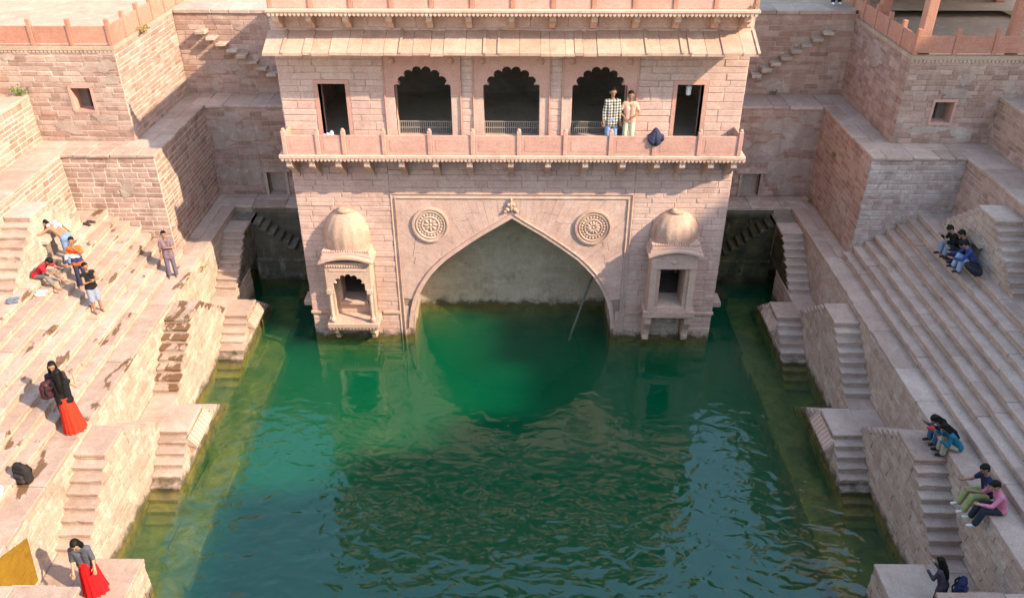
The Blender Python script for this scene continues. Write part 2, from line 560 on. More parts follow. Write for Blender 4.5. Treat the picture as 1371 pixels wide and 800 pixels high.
def masonry(parent, ax, c, n, u0, u1, v0, v1, mat, ch=0.14, ln=(0.26, 0.48), gap=0.014, proud=0.018,
            holes=(), span=None, name='stone', cap=300, jit=0.004):
    """courses of single stones on the plane ax = c (normal sign n), from u0..u1, v0..v1"""
    u0, u1 = min(u0, u1), max(u0, u1)
    brk = sorted({v0, v1} | {h[2] for h in holes if v0 < h[2] < v1} | {h[3] for h in holes if v0 < h[3] < v1})
    out = []
    for a, b in zip(brk[:-1], brk[1:]):
        k = max(1, round((b - a) / ch))
        hs = [rng.uniform(0.72, 1.3) for _ in range(k)]
        s = (b - a) / sum(hs)
        v = a
        for hgt in hs:
            hgt *= s
            vm = v + hgt / 2
            iv = [(u0, u1)] if span is None else span(v, v + hgt)
            for h in holes:
                if h[2] < vm < h[3]:
                    nx = []
                    for p, q in iv:
                        if h[1] <= p or h[0] >= q:
                            nx.append((p, q))
                        else:
                            if h[0] > p:
                                nx.append((p, h[0]))
                            if h[1] < q:
                                nx.append((h[1], q))
                    iv = nx
            for p, q in iv:
                if q - p < 0.05:
                    continue
                u = p
                first = True
                while u < q - 1e-6:
                    L = rng.uniform(*ln)
                    if first:
                        L *= rng.uniform(0.45, 1.0)
                        first = False
                    if q - (u + L) < ln[0] * 0.55:
                        L = q - u
                    out.append((u, u + L, v, v + hgt))
                    u += L
            v += hgt
    bl = blocks_for(mat)
    items = []
    for p, q, a, b in out:
        um, vm = (p + q) / 2, (a + b) / 2
        P = (um, c, vm) if ax == 'y' else (c, um, vm)
        px, py, d = pix(*P)
        vis = 0 if (-15 < px < 1386 and -15 < py < 815) else 1
        items.append((vis, d / max(0.02, (q - p) * (b - a)), p, q, a, b))
    items.sort(key=lambda t: t[:2])
    used = parent.get('_n', 0)
    rest = MB()
    for vis, _, p, q, a, b in items:
        me, vs, fs = bl[rng.randrange(len(bl))]
        du, dv, dp = (q - p) - gap, (b - a) - gap, proud * rng.uniform(0.6, 1.6)
        uu, vv = p + gap / 2, a + gap / 2 + rng.uniform(-jit, jit)
        if ax == 'y':
            mt = Matrix(((du, 0, 0, uu), (0, 0, n * dp, c), (0, dv, 0, vv), (0, 0, 0, 1)))
        else:
            mt = Matrix(((0, 0, n * dp, c), (du, 0, 0, uu), (0, dv, 0, vv), (0, 0, 0, 1)))
        if used < cap and vis == 0:
            link_obj(name, me, parent, mt)
            used += 1
        else:
            rest.add([mt @ Vector(w_) for w_ in vs], fs)
    parent['_n'] = used
    if rest.v:
        o = rest.build('stonework', mat, parent)
        o['kind'] = 'stuff'


M_PATCH = stone_mat('old_plaster', (0.29, 0.205, 0.165), (0.40, 0.30, 0.245), (0.50, 0.40, 0.335), piece=0.12, bump=0.6, dust=0.5, stain_amt=0.5, stain=(0.25, 0.18, 0.14), streak=0.3)


def plaster(parent, ax, c, n, u0, u1, v0, v1, k, th=0.024, big=1.0):
    """remains of render left on a masonry face: k ragged sheets within u0..u1, v0..v1"""
    for _ in range(k):
        u, v = rng.uniform(u0, u1), rng.uniform(v0, v1)
        ru, rv = rng.uniform(.16, .55) * big, rng.uniform(.07, .24) * big
        m = 22
        a0 = rng.uniform(0, 6)
        pts = []
        for i in range(m):
            a = 2 * math.pi * i / m
            r = 1 + .28 * math.sin(2 * a + a0) + .18 * math.sin(5 * a + 2 * a0) + rng.uniform(-.16, .16)
            pu, pv = u + ru * r * math.cos(a), v + rv * r * math.sin(a)
            pts.append((min(max(pu, u0), u1), min(max(pv, v0), v1)))
        fn = (lambda a, b, d: (a, d, b)) if ax == 'y' else (lambda a, b, d: (d, a, b))
        MB().prism(pts, fn, c, c + n * th * rng.uniform(.9, 1.15)).build('plaster_patch', M_PATCH, parent)


# ================================================================== THE SETTING
P3, P2, P1 = 7.58, 8.25, 8.90          # pool-side faces of lower stairs, upper stairs, terrace wall
ZM, ZL, ZT = 0.92, 2.20, 2.38          # ledge, stair landing, terrace
TW, TR, TX = 0.26, 0.175, 9.43         # terrace tiers: tread, riser, first riser
NT = 8
P4, P5, P6 = 11.50, 12.15, 13.10
Z4 = ZT + NT * TR
Z5, ZG = 5.40, 8.00
YN, YB = 3.5, 20.9                     # near wall, front of the corner bastions
YF, HW = 20.28, 5.77                   # pavilion front, half width
YW1, YW2 = 25.0, 26.2                  # back wall below and above the ledge

# ground around the well: one sheet with the well cut out of it
g = MB()
BIG = 900
gx, gy0, gy1 = 15.2, YN, YW2
ring = [(-BIG, -BIG), (BIG, -BIG), (BIG, BIG), (-BIG, BIG)]
hole = [(-gx, gy0), (gx, gy0), (gx, gy1), (-gx, gy1)]
g.add([(x, y, ZG - 0.004) for x, y in ring] + [(x, y, ZG - 0.004) for x, y in hole],
      [(0, 1, 5, 4), (1, 2, 6, 5), (2, 3, 7, 6), (3, 0, 4, 7)])
structure('ground', g, M_DECK)
structure('pool_bed', MB().box(-6.9, 6.9, YN, 22.1, -1.75, -1.3), M_BED)
wtr = structure('water', MB().box(-8.6, 8.6, YN + 0.02, 24.0, -1.60, 0.0), M_WATER)
nw = MB().box(-15.3, 15.3, YN - 0.4, YN, -1.8, ZG - 0.01)
structure('end_wall', nw, M_CORE)


def sbox(mb, s, x0, x1, y0, y1, z0, z1):
    return mb.box(s * x0, s * x1, y0, y1, z0, z1)


SIDE = {-1: dict(n='sunlit', l='sunlit west', tall=8.0), 1: dict(n='shaded', l='shaded', tall=7.80)}


# ------------------------------------------------------------------ terraces of broad steps
def terrace(s):
    lab = 'sunlit flight of broad seating steps with brown wet patches' if s < 0 else 'shaded grey flight of broad seating steps beside the pool'
    t = thing('stepped_terrace', lab, 'steps', (s * 10.0, 12.0, ZT - 0.1))
    core = MB()
    sbox(core, s, P1, 15.2, YN, YB - 0.01, -1.8, ZT - 0.10)
    for k in range(1, NT + 1):
        sbox(core, s, TX + (k - 1) * TW + 0.012, P5 + 0.05, YN, YB - 0.01, ZT - 0.10 + (k - 1) * TR, ZT - 0.10 + k * TR)
    core.build('core', M_CORE, t)
    for k in range(0, NT + 1):
        x0 = P1 - 0.015 if k == 0 else TX + (k - 1) * TW - 0.012
        x1 = TX + k * TW if k < NT else P4
        z = ZT + k * TR
        y = YB - 0.012
        while y > YN + 0.3:
            L = rng.uniform(0.75, 1.7)
            y2 = max(YN + 0.01, y - L)
            dz = rng.uniform(-0.011, 0.009)
            dx = rng.uniform(-0.022, 0.016)
            b = MB()
            b.worn(s * (x0 - .012 + dx), s * (x1 + 0.05), y2 + 0.003, y - 0.003, z - 0.085 + dz, z + dz, 'x0' if s > 0 else 'x1')
            b.build('step_slab', M_TREADW if s < 0 else M_TREAD, t)
            y = y2
        # riser stones under the slab
        if k > 0:
            y = YB - 0.012
            while y > YN + 0.3:
                L = rng.uniform(0.5, 1.2)
                y2 = max(YN + 0.01, y - L)
                dx = rng.uniform(-0.006, 0.008)
                b = MB()
                b.cbox(s * (x0 + 0.016 + dx), s * (x0 + 0.10), y2 + 0.004, y - 0.004, z - TR - 0.02, z - 0.088, 0.008, 0.003)
                b.build('riser_stone', M_SIDE, t)
                y = y2
    y = YB - 0.012
    while y > YN + 0.3:
        y2 = max(YN + .01, y - rng.uniform(.7, 1.3))
        MB().cbox(s * (P4 + .003), s * (P5 + .01), y2 + .003, y - .003, Z4 - .09, Z4 - .022, 0.01, 0.004).build('paving_slab', M_TREAD, t)
        y = y2
    # wall below the terrace edge
    masonry(t, 'x', s * P1, -s, YN, YB + 3.2, ZM - 0.02, ZT - 0.09, M_SIDE, ch=0.135, ln=(0.26, 0.5), gap=0.018, proud=0.012, cap=170)
    return t


TERR = {s: terrace(s) for s in (-1, 1)}


# ------------------------------------------------------------------ double stairs
RISE, GO = 0.16, 0.21


def double_stair(s, xa, xb, ya, yb, zl, n, label, group, zfloor, mat_face, back=True, front=True, face_stones=True, cap=80, hood=False, zbot=None, tread=None):
    """landing between ya..yb at height zl, flights of n risers falling away on both sides; xa is the pool-side face"""
    t = thing('double_stair', label, 'stairs', (s * (xa + xb) / 2, (ya + yb) / 2, zfloor), group)
    zb = zfloor if zbot is None else zbot
    tread = tread or M_TREAD
    prof = [(ya - (n - 1) * GO if front else ya, zb)]
    if front:
        for k in range(n - 1, 0, -1):
            z = zl - k * RISE - 0.05
            prof += [(ya - k * GO, z), (ya - (k - 1) * GO, z)]
    prof += [(ya, zl - 0.05), (yb, zl - 0.05)]
    if back:
        for k in range(1, n):
            z = zl - k * RISE - 0.05
            prof += [(yb + (k - 1) * GO, z), (yb + k * GO, z)]
        prof += [(yb + (n - 1) * GO, zb)]
    else:
        prof += [(yb, zb)]
    cl = [prof[0]]
    for p in prof[1:]:
        if abs(p[0] - cl[-1][0]) + abs(p[1] - cl[-1][1]) > 1e-6:
            cl.append(p)
    MB().prism(cl, lambda a, b, d: (s * d, a, b), xa + 0.03, xb - 0.012).build('core', M_MORTAR2, t)
    # landing slab and treads
    b = MB()
    b.cbox(s * (xa - 0.02), s * (xb - 0.014), ya - 0.035, yb + (0.02 if back else 0), zl - 0.075, zl, 0.012, 0.004)
    b.build('landing_slab', tread, t)
    if front:
        d = MB()
        k = int((xb - xa) / 0.052)
        for i in range(k):
            u = xa + 0.02 + i * (xb - xa - 0.04) / k
            d.box(s * u, s * (u + 0.03), ya - 0.020, ya + 0.03, zl - 0.125, zl - 0.077)
        d.build('dentil_trim', M_TRIM, t)
    for side in ((-1,) if front else ()) + ((1,) if back else ()):
        for k in range(1, n):
            z = zl - k * RISE + rng.uniform(-0.006, 0.006)
            if side < 0:
                y0, y1 = ya - k * GO - 0.026 - rng.uniform(0, .008), ya - (k - 1) * GO + 0.02
            else:
                y0, y1 = yb + (k - 1) * GO - 0.02, yb + k * GO + 0.018
            b = MB()
            b.worn(s * (xa - 0.004 + rng.uniform(-.012, .006)), s * (xb - 0.016), y0, y1, z - 0.066, z, 'y0' if side < 0 else 'y1', .016, .4)
            b.build('tread', tread, t)
    if face_stones:
        y_lo = ya - ((n - 1) * GO if front else 0)
        y_hi = yb + ((n - 1) * GO if back else 0)

        def span(v0, v1):
            top = max(v1, zb)
            f = max(0, (zl - 0.06 - top) / RISE)
            k = min(n - 1, math.floor(f))
            a = ya - (k * GO if front else 0)
            c = yb + (k * GO if back else 0)
            return [(a, c)]
        masonry(t, 'x', s * (xa + 0.03), -s, y_lo, y_hi, max(zb, -0.4), zl - 0.08, mat_face, ch=RISE, ln=(0.26, 0.6), gap=0.014, proud=0.020, span=span, cap=cap)
    if hood:
        # carved hood slab leaning out over the pool below the landing
        h = MB()
        ym = (ya + yb) / 2
        h.prism([(xa + 0.03, zl - 0.16), (xa - 0.03, zl - 0.12), (xa - 0.20, zl - 0.36), (xa - 0.20, zl - 0.42), (xa + 0.03, zl - 0.34)],
                lambda a, b_, d: (s * a, d, b_), ya - 0.15, yb + 0.05)
        h.build('hood_slab', M_TRIM, t)
        rb = MB()
        for i in range(9):
            yy = ya - 0.10 + i * (yb - ya + 0.12) / 8
            rb.prism([(xa - 0.035, zl - 0.13), (xa - 0.062, zl - 0.12), (xa - 0.218, zl - 0.35), (xa - 0.205, zl - 0.39)], lambda a, b_, d: (s * a, d, b_), yy - 0.018, yy + 0.018)
        rb.build('dentil_trim', M_TRIM, t)
        for i in range(5):
            q = MB()
            yy = ya - 0.10 + i * (yb - ya + 0.08) / 4
            q.prism([(xa + 0.03, zl - 0.36), (xa - 0.16, zl - 0.42), (xa - 0.13, zl - 0.5), (xa + 0.03, zl - 0.62)],
                    lambda a, b_, d: (s * a, d, b_), yy - 0.03, yy + 0.03)
            q.build('corbel', M_TRIM, t)
    return t


UP = [(17.78, 18.66, 'beside the corner landing'), (12.73, 13.60, 'in the middle of the terrace')]
LOW = [(20.0, 20.8), (14.96, 15.88), (10.0, 11.15)]
wl = {-1: 'sunlit', 1: 'shaded'}
for s in (-1, 1):
    far = 'nearest the pavilion'
    double_stair(s, P2, P1, *UP[0][:2], ZL, 8, f'{wl[s]} double stair against the terrace wall, {"wet brown streak down its steps" if s < 0 else "next to the mossy corner stair"}', 'double stairs below the terraces', ZM - 0.02, M_SIDE, tread=M_TREADWW if s < 0 else None)
    double_stair(s, P2, P1, *UP[1][:2], ZL, 8, f'{wl[s]} double stair against the terrace wall, {"near the standing woman in the orange skirt" if s < 0 else "where two girls sit on the landing"}', 'double stairs below the terraces', ZM - 0.02, M_SIDE)
    names = [('beside the dark recess next to the pavilion', 0), ('midway along the pool', 1), ('under the woman in the red skirt' if s < 0 else 'under the person with a navy backpack', 2)]
    for (ya, yb), (nm, i) in zip(LOW, names):
        xa = P3 if i < 2 else 7.15
        double_stair(s, xa, P2 + 0.01, ya, yb, ZM, 9, f'{wl[s]} double stair dropping into the water {nm}', 'double stairs into the water', -0.55, M_SIDE, hood=(i < 2), back=(i < 2), zbot=-0.75, front=(i < 2))
    double_stair(s, P4, P5, 17.85, 18.65, 5.06, 8, f'{wl[s]} upper double stair above the seating steps with an arched niche', 'double stairs above the terraces', Z4 - 0.02, M_SIDE, cap=60)
    double_stair(s, P4, P5, 12.8, 13.6, 5.06, 8, f'{wl[s]} upper double stair higher up past the seating steps', 'double stairs above the terraces', Z4 - 0.02, M_SIDE, cap=0)
    # ledge between the upper stairs, body of the quay down to the pool bed
    q = thing('pool_quay', f'{wl[s]} stone quay ledge between the upper and lower stairs', 'quay', (s * 8.5, 14, 0))
    sbox(MB(), s, P2 + 0.02, P1 + 0.05, YN, 22.7, -1.8, ZM - 0.07).build('core', M_CORE, q)
    masonry(q, 'x', s * (P2 + 0.02), -s, YN, 22.7, -0.3, ZM - 0.08, M_SIDE, ch=0.16, ln=(0.35, 0.75), gap=0.014, proud=0.014, cap=150)
    y = 22.7
    while y > YN + 0.2:
        L = rng.uniform(0.5, 1.0)
        y2 = max(YN, y - L)
        MB().cbox(s * (P2 - 0.008), s * (P1 - 0.014), y2 + .003, y - .003, ZM - 0.08, ZM + rng.uniform(-.006, .003), 0.012, 0.004).build('paving_slab', M_TREAD, q)
        y = y2
    # sunken shelf along the foot of the stairs
    sh = thing('sunken_shelf', f'{"yellow green" if s < 0 else "dark green"} stone shelf just under the water along the stairs', 'shelf', (s * 7.3, 14, -0.6))
    sbox(MB(), s, 6.85, P2 + 0.03, YN, 23.3, -1.8, -0.50).build('core', M_CORE, sh)
    y = 23.3
    while y > YN + 0.2:
        L = rng.uniform(0.7, 1.3)
        y2 = max(YN, y - L)
        MB().cbox(s * (6.85 + rng.uniform(-.13, .12)), s * 7.55, y2 + .001, y - .001, -0.70, -0.52 + rng.uniform(-.05, .05), 0.035, 0.04).build('shelf_slab', M_TREAD, sh)
        y = y2
    # platform at the near end
    pl = thing('stone_platform', f'{wl[s]} broad stone platform next to the low landing where a person stands', 'platform', (s * 8, 7.5, ZM))
    sbox(MB(), s, 7.32, P1 - 0.02, YN, 9.40, -1.8, ZL - 0.09).build('core', M_SIDE, pl)
    MB().cbox(s * 7.27, s * 8.40, 7.2, 9.44, ZL - 0.1, ZL, 0.015, 0.006).build('paving_slab', M_TREAD, pl)
    MB().cbox(s * 8.405, s * (P1 - 0.02), 7.2, 9.44, ZL - 0.1, ZL - .004, 0.015, 0.006).build('paving_slab', M_TREAD, pl)
    MB().cbox(s * 8.10, s * (P1 - 0.02), 9.45, 9.95, ZM, 1.62, 0.02, 0.01).build('step_stone', M_SIDE, pl)

# ochre stained patch on the sunlit terrace wall, wet streak down the stair
MB().prism([(10.68, 1.98), (10.52, 1.02), (10.1, 1.10), (9.45, 1.75), (9.55, 2.26), (10.0, 2.28)], lambda a, b, d: (-d, a, b), P1 - 0.028, P1 + 0.05).build('ochre_stain', M_OCHRE, TERR[-1])

# ------------------------------------------------------------------ corner stairs, walkway, recess
def corner(s):
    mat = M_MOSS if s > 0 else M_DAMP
    lab = 'mossy corner stair with one flight along the back wall and one towards the pool' if s > 0 else 'half shaded corner stair with broken flight along the back wall'
    t = thing('corner_stair', lab, 'stairs', (s * 8.5, 23.4, ZM))
    # flight towards the camera
    ya = 22.75
    prof = [(ya - 7 * GO, ZM - 0.02)]
    for k in range(7, 0, -1):
        z = ZL - k * RISE - 0.05
        prof += [(ya - k * GO, z), (ya - (k - 1) * GO, z)]
    prof += [(ya, ZL - 0.05), (24.14, ZL - 0.05), (24.14, ZM - 0.02)]
    MB().prism(prof, lambda a, b, d: (s * d, a, b), P2 + 0.03, P1 - 0.012).build('core', M_SIDE, t)
    for k in range(1, 8):
        z = ZL - k * RISE
        MB().cbox(s * (P2 - 0.004), s * (P1 - 0.016), ya - k * GO - 0.028, ya - (k - 1) * GO + 0.02, z - 0.066, z, 0.014, 0.006).build('tread', M_TREAD, t)
    MB().cbox(s * (P2 - 0.02), s * (P1 - 0.016), ya - 0.03, 23.42, ZL - 0.075, ZL, 0.014, 0.008).build('landing_slab', M_TREAD, t)
    MB().cbox(s * (P2 + 0.05), s * (P1 - 0.016), 23.43, 24.13, ZL - 0.08, ZL - 0.012, 0.02, 0.012).build('landing_slab', M_DAMP, t)

    def span(v0, v1):
        k = min(7, math.floor(max(0, (ZL - 0.06 - v1) / RISE)))
        return [(ya - k * GO, 23.48)]
    masonry(t, 'x', s * (P2 + 0.03), -s, ya - 7 * GO, 23.48, ZM - 0.02, ZL - 0.08, M_DAMP if s < 0 else M_MOSS, ch=RISE, ln=(0.3, 0.6), gap=0.01, proud=0.02, span=span, cap=60)
    # flight along the back wall
    n = 8
    prof = [(P2, 0.80), (P2, ZL - 0.05)]
    for k in range(1, n + 1):
        z = ZL - k * RISE - 0.05
        prof += [(P2 - (k - 1) * GO, z), (P2 - k * GO, z)]
    prof += [(P2 - n * GO, 0.80)]
    MB().prism(prof[::-1], lambda a, b, d: (s * a, d, b), 23.53, 24.16).build('core', mat, t)
    for k in range(1, n + 1):
        z = ZL - k * RISE
        j = 0.03 if s < 0 else 0.012
        MB().cbox(s * (P2 - (k - 1) * GO + 0.015), s * (P2 - k * GO - 0.02), 23.50 + rng.uniform(-j, j), 24.15, z - 0.075, z + rng.uniform(-j, j) * .5, 0.016, 0.01).build('tread', mat if s > 0 or k % 2 else M_DAMP, t)
    # recess body below: back wall under the walkway and the ledge under the flight
    r = thing('recess_wall', f'{"mossy green black" if s > 0 else "dark damp"} recess wall under the corner stair beside the pavilion', 'wall', (s * 7, 24.3, 0))
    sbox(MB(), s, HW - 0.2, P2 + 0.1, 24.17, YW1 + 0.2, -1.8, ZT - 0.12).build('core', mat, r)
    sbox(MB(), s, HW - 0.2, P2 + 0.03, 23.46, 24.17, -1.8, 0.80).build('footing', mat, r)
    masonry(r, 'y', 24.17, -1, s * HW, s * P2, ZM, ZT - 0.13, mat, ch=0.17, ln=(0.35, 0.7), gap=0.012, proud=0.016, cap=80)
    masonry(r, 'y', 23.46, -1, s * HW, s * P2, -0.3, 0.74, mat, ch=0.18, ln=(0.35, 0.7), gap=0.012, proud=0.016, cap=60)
    x = HW + 0.02
    while x < P2:
        x2 = min(P2 + 0.02, x + rng.uniform(0.4, 0.8))
        MB().cbox(s * x, s * (x2 - .006), 23.40, 23.54, 0.74, 0.83, 0.012, 0.006).build('ledge_slab', mat, r)
        x = x2
    # low steps by the pavilion foot
    for k in range(4):
        z = 0.34 - k * RISE
        MB().cbox(s * (6.0 + k * 0.22), s * (6.24 + k * 0.22), 22.7, 23.44, z - 0.5, z, 0.015, 0.008).build('sunken_step', mat, r)
    # walkway
    wk = thing('walkway', f'{wl[s]} paved walkway at terrace level wrapping round the corner recess', 'walkway', (s * 9.2, 22.5, ZT))
    cb = MB()
    sbox(cb, s, P1 + 0.01, 9.75, YB, 24.16, -1.8, ZT - 0.1)
    sbox(cb, s, P2 + 0.1, 9.75, 24.165, YW1 + 0.1, -1.8, ZT - 0.1)
    cb.build('core', M_CORE, wk)
    y = 24.13
    while y > YB:
        y2 = max(YB - 0.008, y - rng.uniform(0.8, 1.6))
        for xa_, xb_ in ((P1 - 0.015, 9.28), (9.286, 9.62)):
            MB().cbox(s * xa_, s * xb_, y2 + .003, y - .003, ZT - 0.1, ZT + rng.uniform(-.006, .008), 0.014, 0.006).build('paving_slab', M_TREAD, wk)
        y = y2
    x = HW + 0.02
    while x < 9.6:
        x2 = min(9.62, x + rng.uniform(0.6, 1.1))
        MB().cbox(s * (x + .003), s * (x2 - .003), 24.14 + rng.uniform(-.02, .01), 24.62, ZT - 0.11, ZT + rng.uniform(-.01, .01), 0.018, 0.01).build('paving_slab', M_TREAD if s < 0 else M_SIDE, wk)
        MB().cbox(s * (x + .003), s * (x2 - .003), 24.626, YW1 - 0.01, ZT - 0.11, ZT + rng.uniform(0, .03), 0.014, 0.006).build('paving_slab', M_TREAD, wk)
        x = x2


for s in (-1, 1):
    corner(s)


# ------------------------------------------------------------------ bastions, back walls, upper terraces
def stones_coping(parent, s, pts_fn, a0, a1, mat, ln=(0.35, 0.8)):
    a = a0
    while a < a1 - 1e-6:
        b = min(a1, a + rng.uniform(*ln))
        if a1 - b < 0.2:
            b = a1
        pts_fn(a + .003, b - .003)
        a = b


def bastion(s):
    top = SIDE[s]['tall']
    lab = 'sunlit lower corner bastion with dark red stones and white joints' if s < 0 else 'grey white lower corner bastion with limewashed front'
    t = thing('corner_bastion', lab, 'bastion', (s * 11, 22.5, ZT))
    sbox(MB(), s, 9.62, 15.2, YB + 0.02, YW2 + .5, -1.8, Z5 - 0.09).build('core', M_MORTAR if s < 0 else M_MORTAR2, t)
    masonry(t, 'y', YB + 0.02, -1, s * 9.62, s * P5, ZT - 0.05, Z5 - 0.1, M_WALL if s < 0 else M_LIMEW, ch=0.145, ln=(0.24, 0.5), gap=0.030, proud=0.011, cap=150)
    masonry(t, 'x', s * 9.62, -s, YB + 0.02, YW1, ZT, Z5 - 0.1, M_WALL, ch=0.14, ln=(0.24, 0.48), gap=0.028, proud=0.010, cap=300)
    plaster(t, 'x', s * 9.62, -s, YB + .05, YW1 - .1, ZT + .05, Z5 - .3, 2 if s < 0 else 6)
    ua, ub = sorted((s * 9.68, s * (P5 - .1)))
    plaster(t, 'y', YB + .02, -1, ua, ub, ZT + .5, Z5 - .3, 1 if s < 0 else 6)
    stones_coping(t, s, lambda a, b: MB().cbox(s * a, s * b, YB - 0.03 + rng.uniform(-.015, .01), YB + 0.55, Z5 - 0.09, Z5 + rng.uniform(-.008, .006), 0.018, 0.010).build('coping_slab', M_TREAD, t), 9.58, P5, M_TREAD)
    stones_coping(t, s, lambda a, b: MB().cbox(s * a, s * b, YB + 0.554, 21.94, Z5 - 0.09, Z5 + rng.uniform(-.008, .006), 0.016, 0.006).build('coping_slab', M_TREAD, t), 9.58, P6, M_TREAD, (0.6, 1.2))
    stones_coping(t, s, lambda a, b: MB().cbox(s * (9.58 + rng.uniform(-.015, .015)), s * 10.02, a, b, Z5 - 0.09, Z5 + rng.uniform(-.008, .006), 0.018, 0.010).build('coping_slab', M_TREAD, t), 21.95, YW2 - 0.02, M_TREAD)
    stones_coping(t, s, lambda a, b: MB().cbox(s * 10.026, s * 10.48, a, b, Z5 - 0.09, Z5 + rng.uniform(-.008, .006), 0.016, 0.006).build('coping_slab', M_TREAD, t), 21.95, YW2, M_TREAD, (0.6, 1.2))
    # upper bastion
    lab = 'sunlit upper corner bastion with a small square window' if s < 0 else 'shaded pink upper corner bastion with a small square window'
    u = thing('corner_bastion', lab, 'bastion', (s * 12.5, 24, Z5))
    wz = (6.26, 6.90) if s < 0 else (5.98, 6.58)
    wx = (11.36, 11.92)
    fy = 21.92
    b = MB()
    for (x0, x1, z0, z1) in ((10.47, wx[0], Z5 - .05, top - .1), (wx[1], 15.2, Z5 - .05, top - .1), (wx[0], wx[1], Z5 - .05, wz[0]), (wx[0], wx[1], wz[1], top - .1)):
        sbox(b, s, x0, x1, fy, fy + 0.5, z0, z1)
    sbox(b, s, 10.47, 15.2, fy + 0.5, 30, Z5 - .05, top - .1)
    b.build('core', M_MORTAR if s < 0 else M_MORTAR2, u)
    hx = (s * wx[0], s * wx[1])
    masonry(u, 'y', fy, -1, s * 10.47, s * 15.1, Z5, top - 0.1, M_WALL, ch=0.14, ln=(0.26, 0.52), gap=0.019 if s < 0 else 0.012, proud=0.014, cap=190,
            holes=[(min(hx), max(hx), wz[0], wz[1])])
    masonry(u, 'x', s * 10.47, -s, fy, YW2, Z5, top - 0.1, M_WALL, ch=0.135, ln=(0.24, 0.46), gap=0.019 if s < 0 else 0.012, proud=0.013, cap=300)
    plaster(u, 'x', s * 10.47, -s, fy + .1, YW2 - .1, Z5 + .05, top - .3, 3)
    ua, ub = sorted((s * 10.55, s * 14.0))
    plaster(u, 'y', fy, -1, ua, ub, Z5 + .05, wz[0] - .1, 2)
    plaster(u, 'y', fy, -1, ua, ub, wz[1] + .1, top - .2, 3)
    wd = MB()
    for x in (wx[0] - 0.05, wx[1] - 0.02):
        sbox(wd, s, x, x + 0.07, fy - 0.028, fy + 0.4, wz[0], wz[1])
    sbox(wd, s, wx[0] - 0.05, wx[1] + 0.05, fy - 0.03, fy + 0.4, wz[1] - 0.01, wz[1] + 0.07)
    sbox(wd, s, wx[0] - 0.02, wx[1] + 0.02, fy - 0.03, fy + 0.4, wz[0] - 0.05, wz[0] + 0.01)
    wd.build('window_frame', M_PANEL, u)
    sbox(MB(), s, wx[0] + .05, wx[1] - .02, fy + 0.40, fy + 0.44, wz[0], wz[1]).build('window_dark_back', M_INNER, u)  # dark sheet painted for the unlit inside of the window hole
    sbox(MB(), s, (wx[0] + wx[1]) / 2 - .02, (wx[0] + wx[1]) / 2 + .02, fy + 0.36, fy + 0.42, wz[0] + .01, wz[1] - .01).build('window_mullion', M_IRON, u)
    # deck slab and coping string course
    sbox(MB(), s, 10.43, 15.3, fy - 0.05, 32, top - 0.1, top).build('deck_slab', M_DECK, u)
    d = MB()
    for i in range(44):
        sbox(d, s, 10.45 + i * .105, 10.45 + i * .105 + .07, fy - .035, fy + .01, top - .16, top - .10)
    d.build('dentil_trim', M_TRIM, u)
    # parapet round the deck
    p = thing('deck_parapet', 'red sandstone deck parapet of panels and posts in sunlight' if s < 0 else 'shaded pink deck parapet of panels and posts between pillars', 'parapet', (s * 12, 22, top))
    ph, pp = 0.50, 0.68
    xs = [10.52 + 1.02 * i for i in range(5)]
    mt = M_RED
    for i, x in enumerate(xs):
        MB().cbox(s * (x - .055), s * (x + .055), fy + .005, fy + .115, top, top + pp, 0.01).build('post', mt, p)
        if i:
            MB().cbox(s * (xs[i - 1] + .058), s * (x - .058), fy + .035, fy + .085, top + .01, top + ph, 0.006).build('panel', mt, p)
            MB().box(s * (xs[i - 1] + .058), s * (x - .058), fy + .03, fy + .034, top + .03, top + .06).build('rail', M_TRIM, p)
    y = fy + 0.06
    for i in range(6):
        y2 = y + 0.95
        MB().cbox(s * 10.495, s * 10.545, y + .058, y2 - .058, top + .01, top + ph, 0.006).build('panel', mt, p)
        MB().cbox(s * 10.465, s * 10.575, y2 - .055, y2 + .055, top, top + pp, 0.01).build('post', mt, p)
        y = y2
    return u


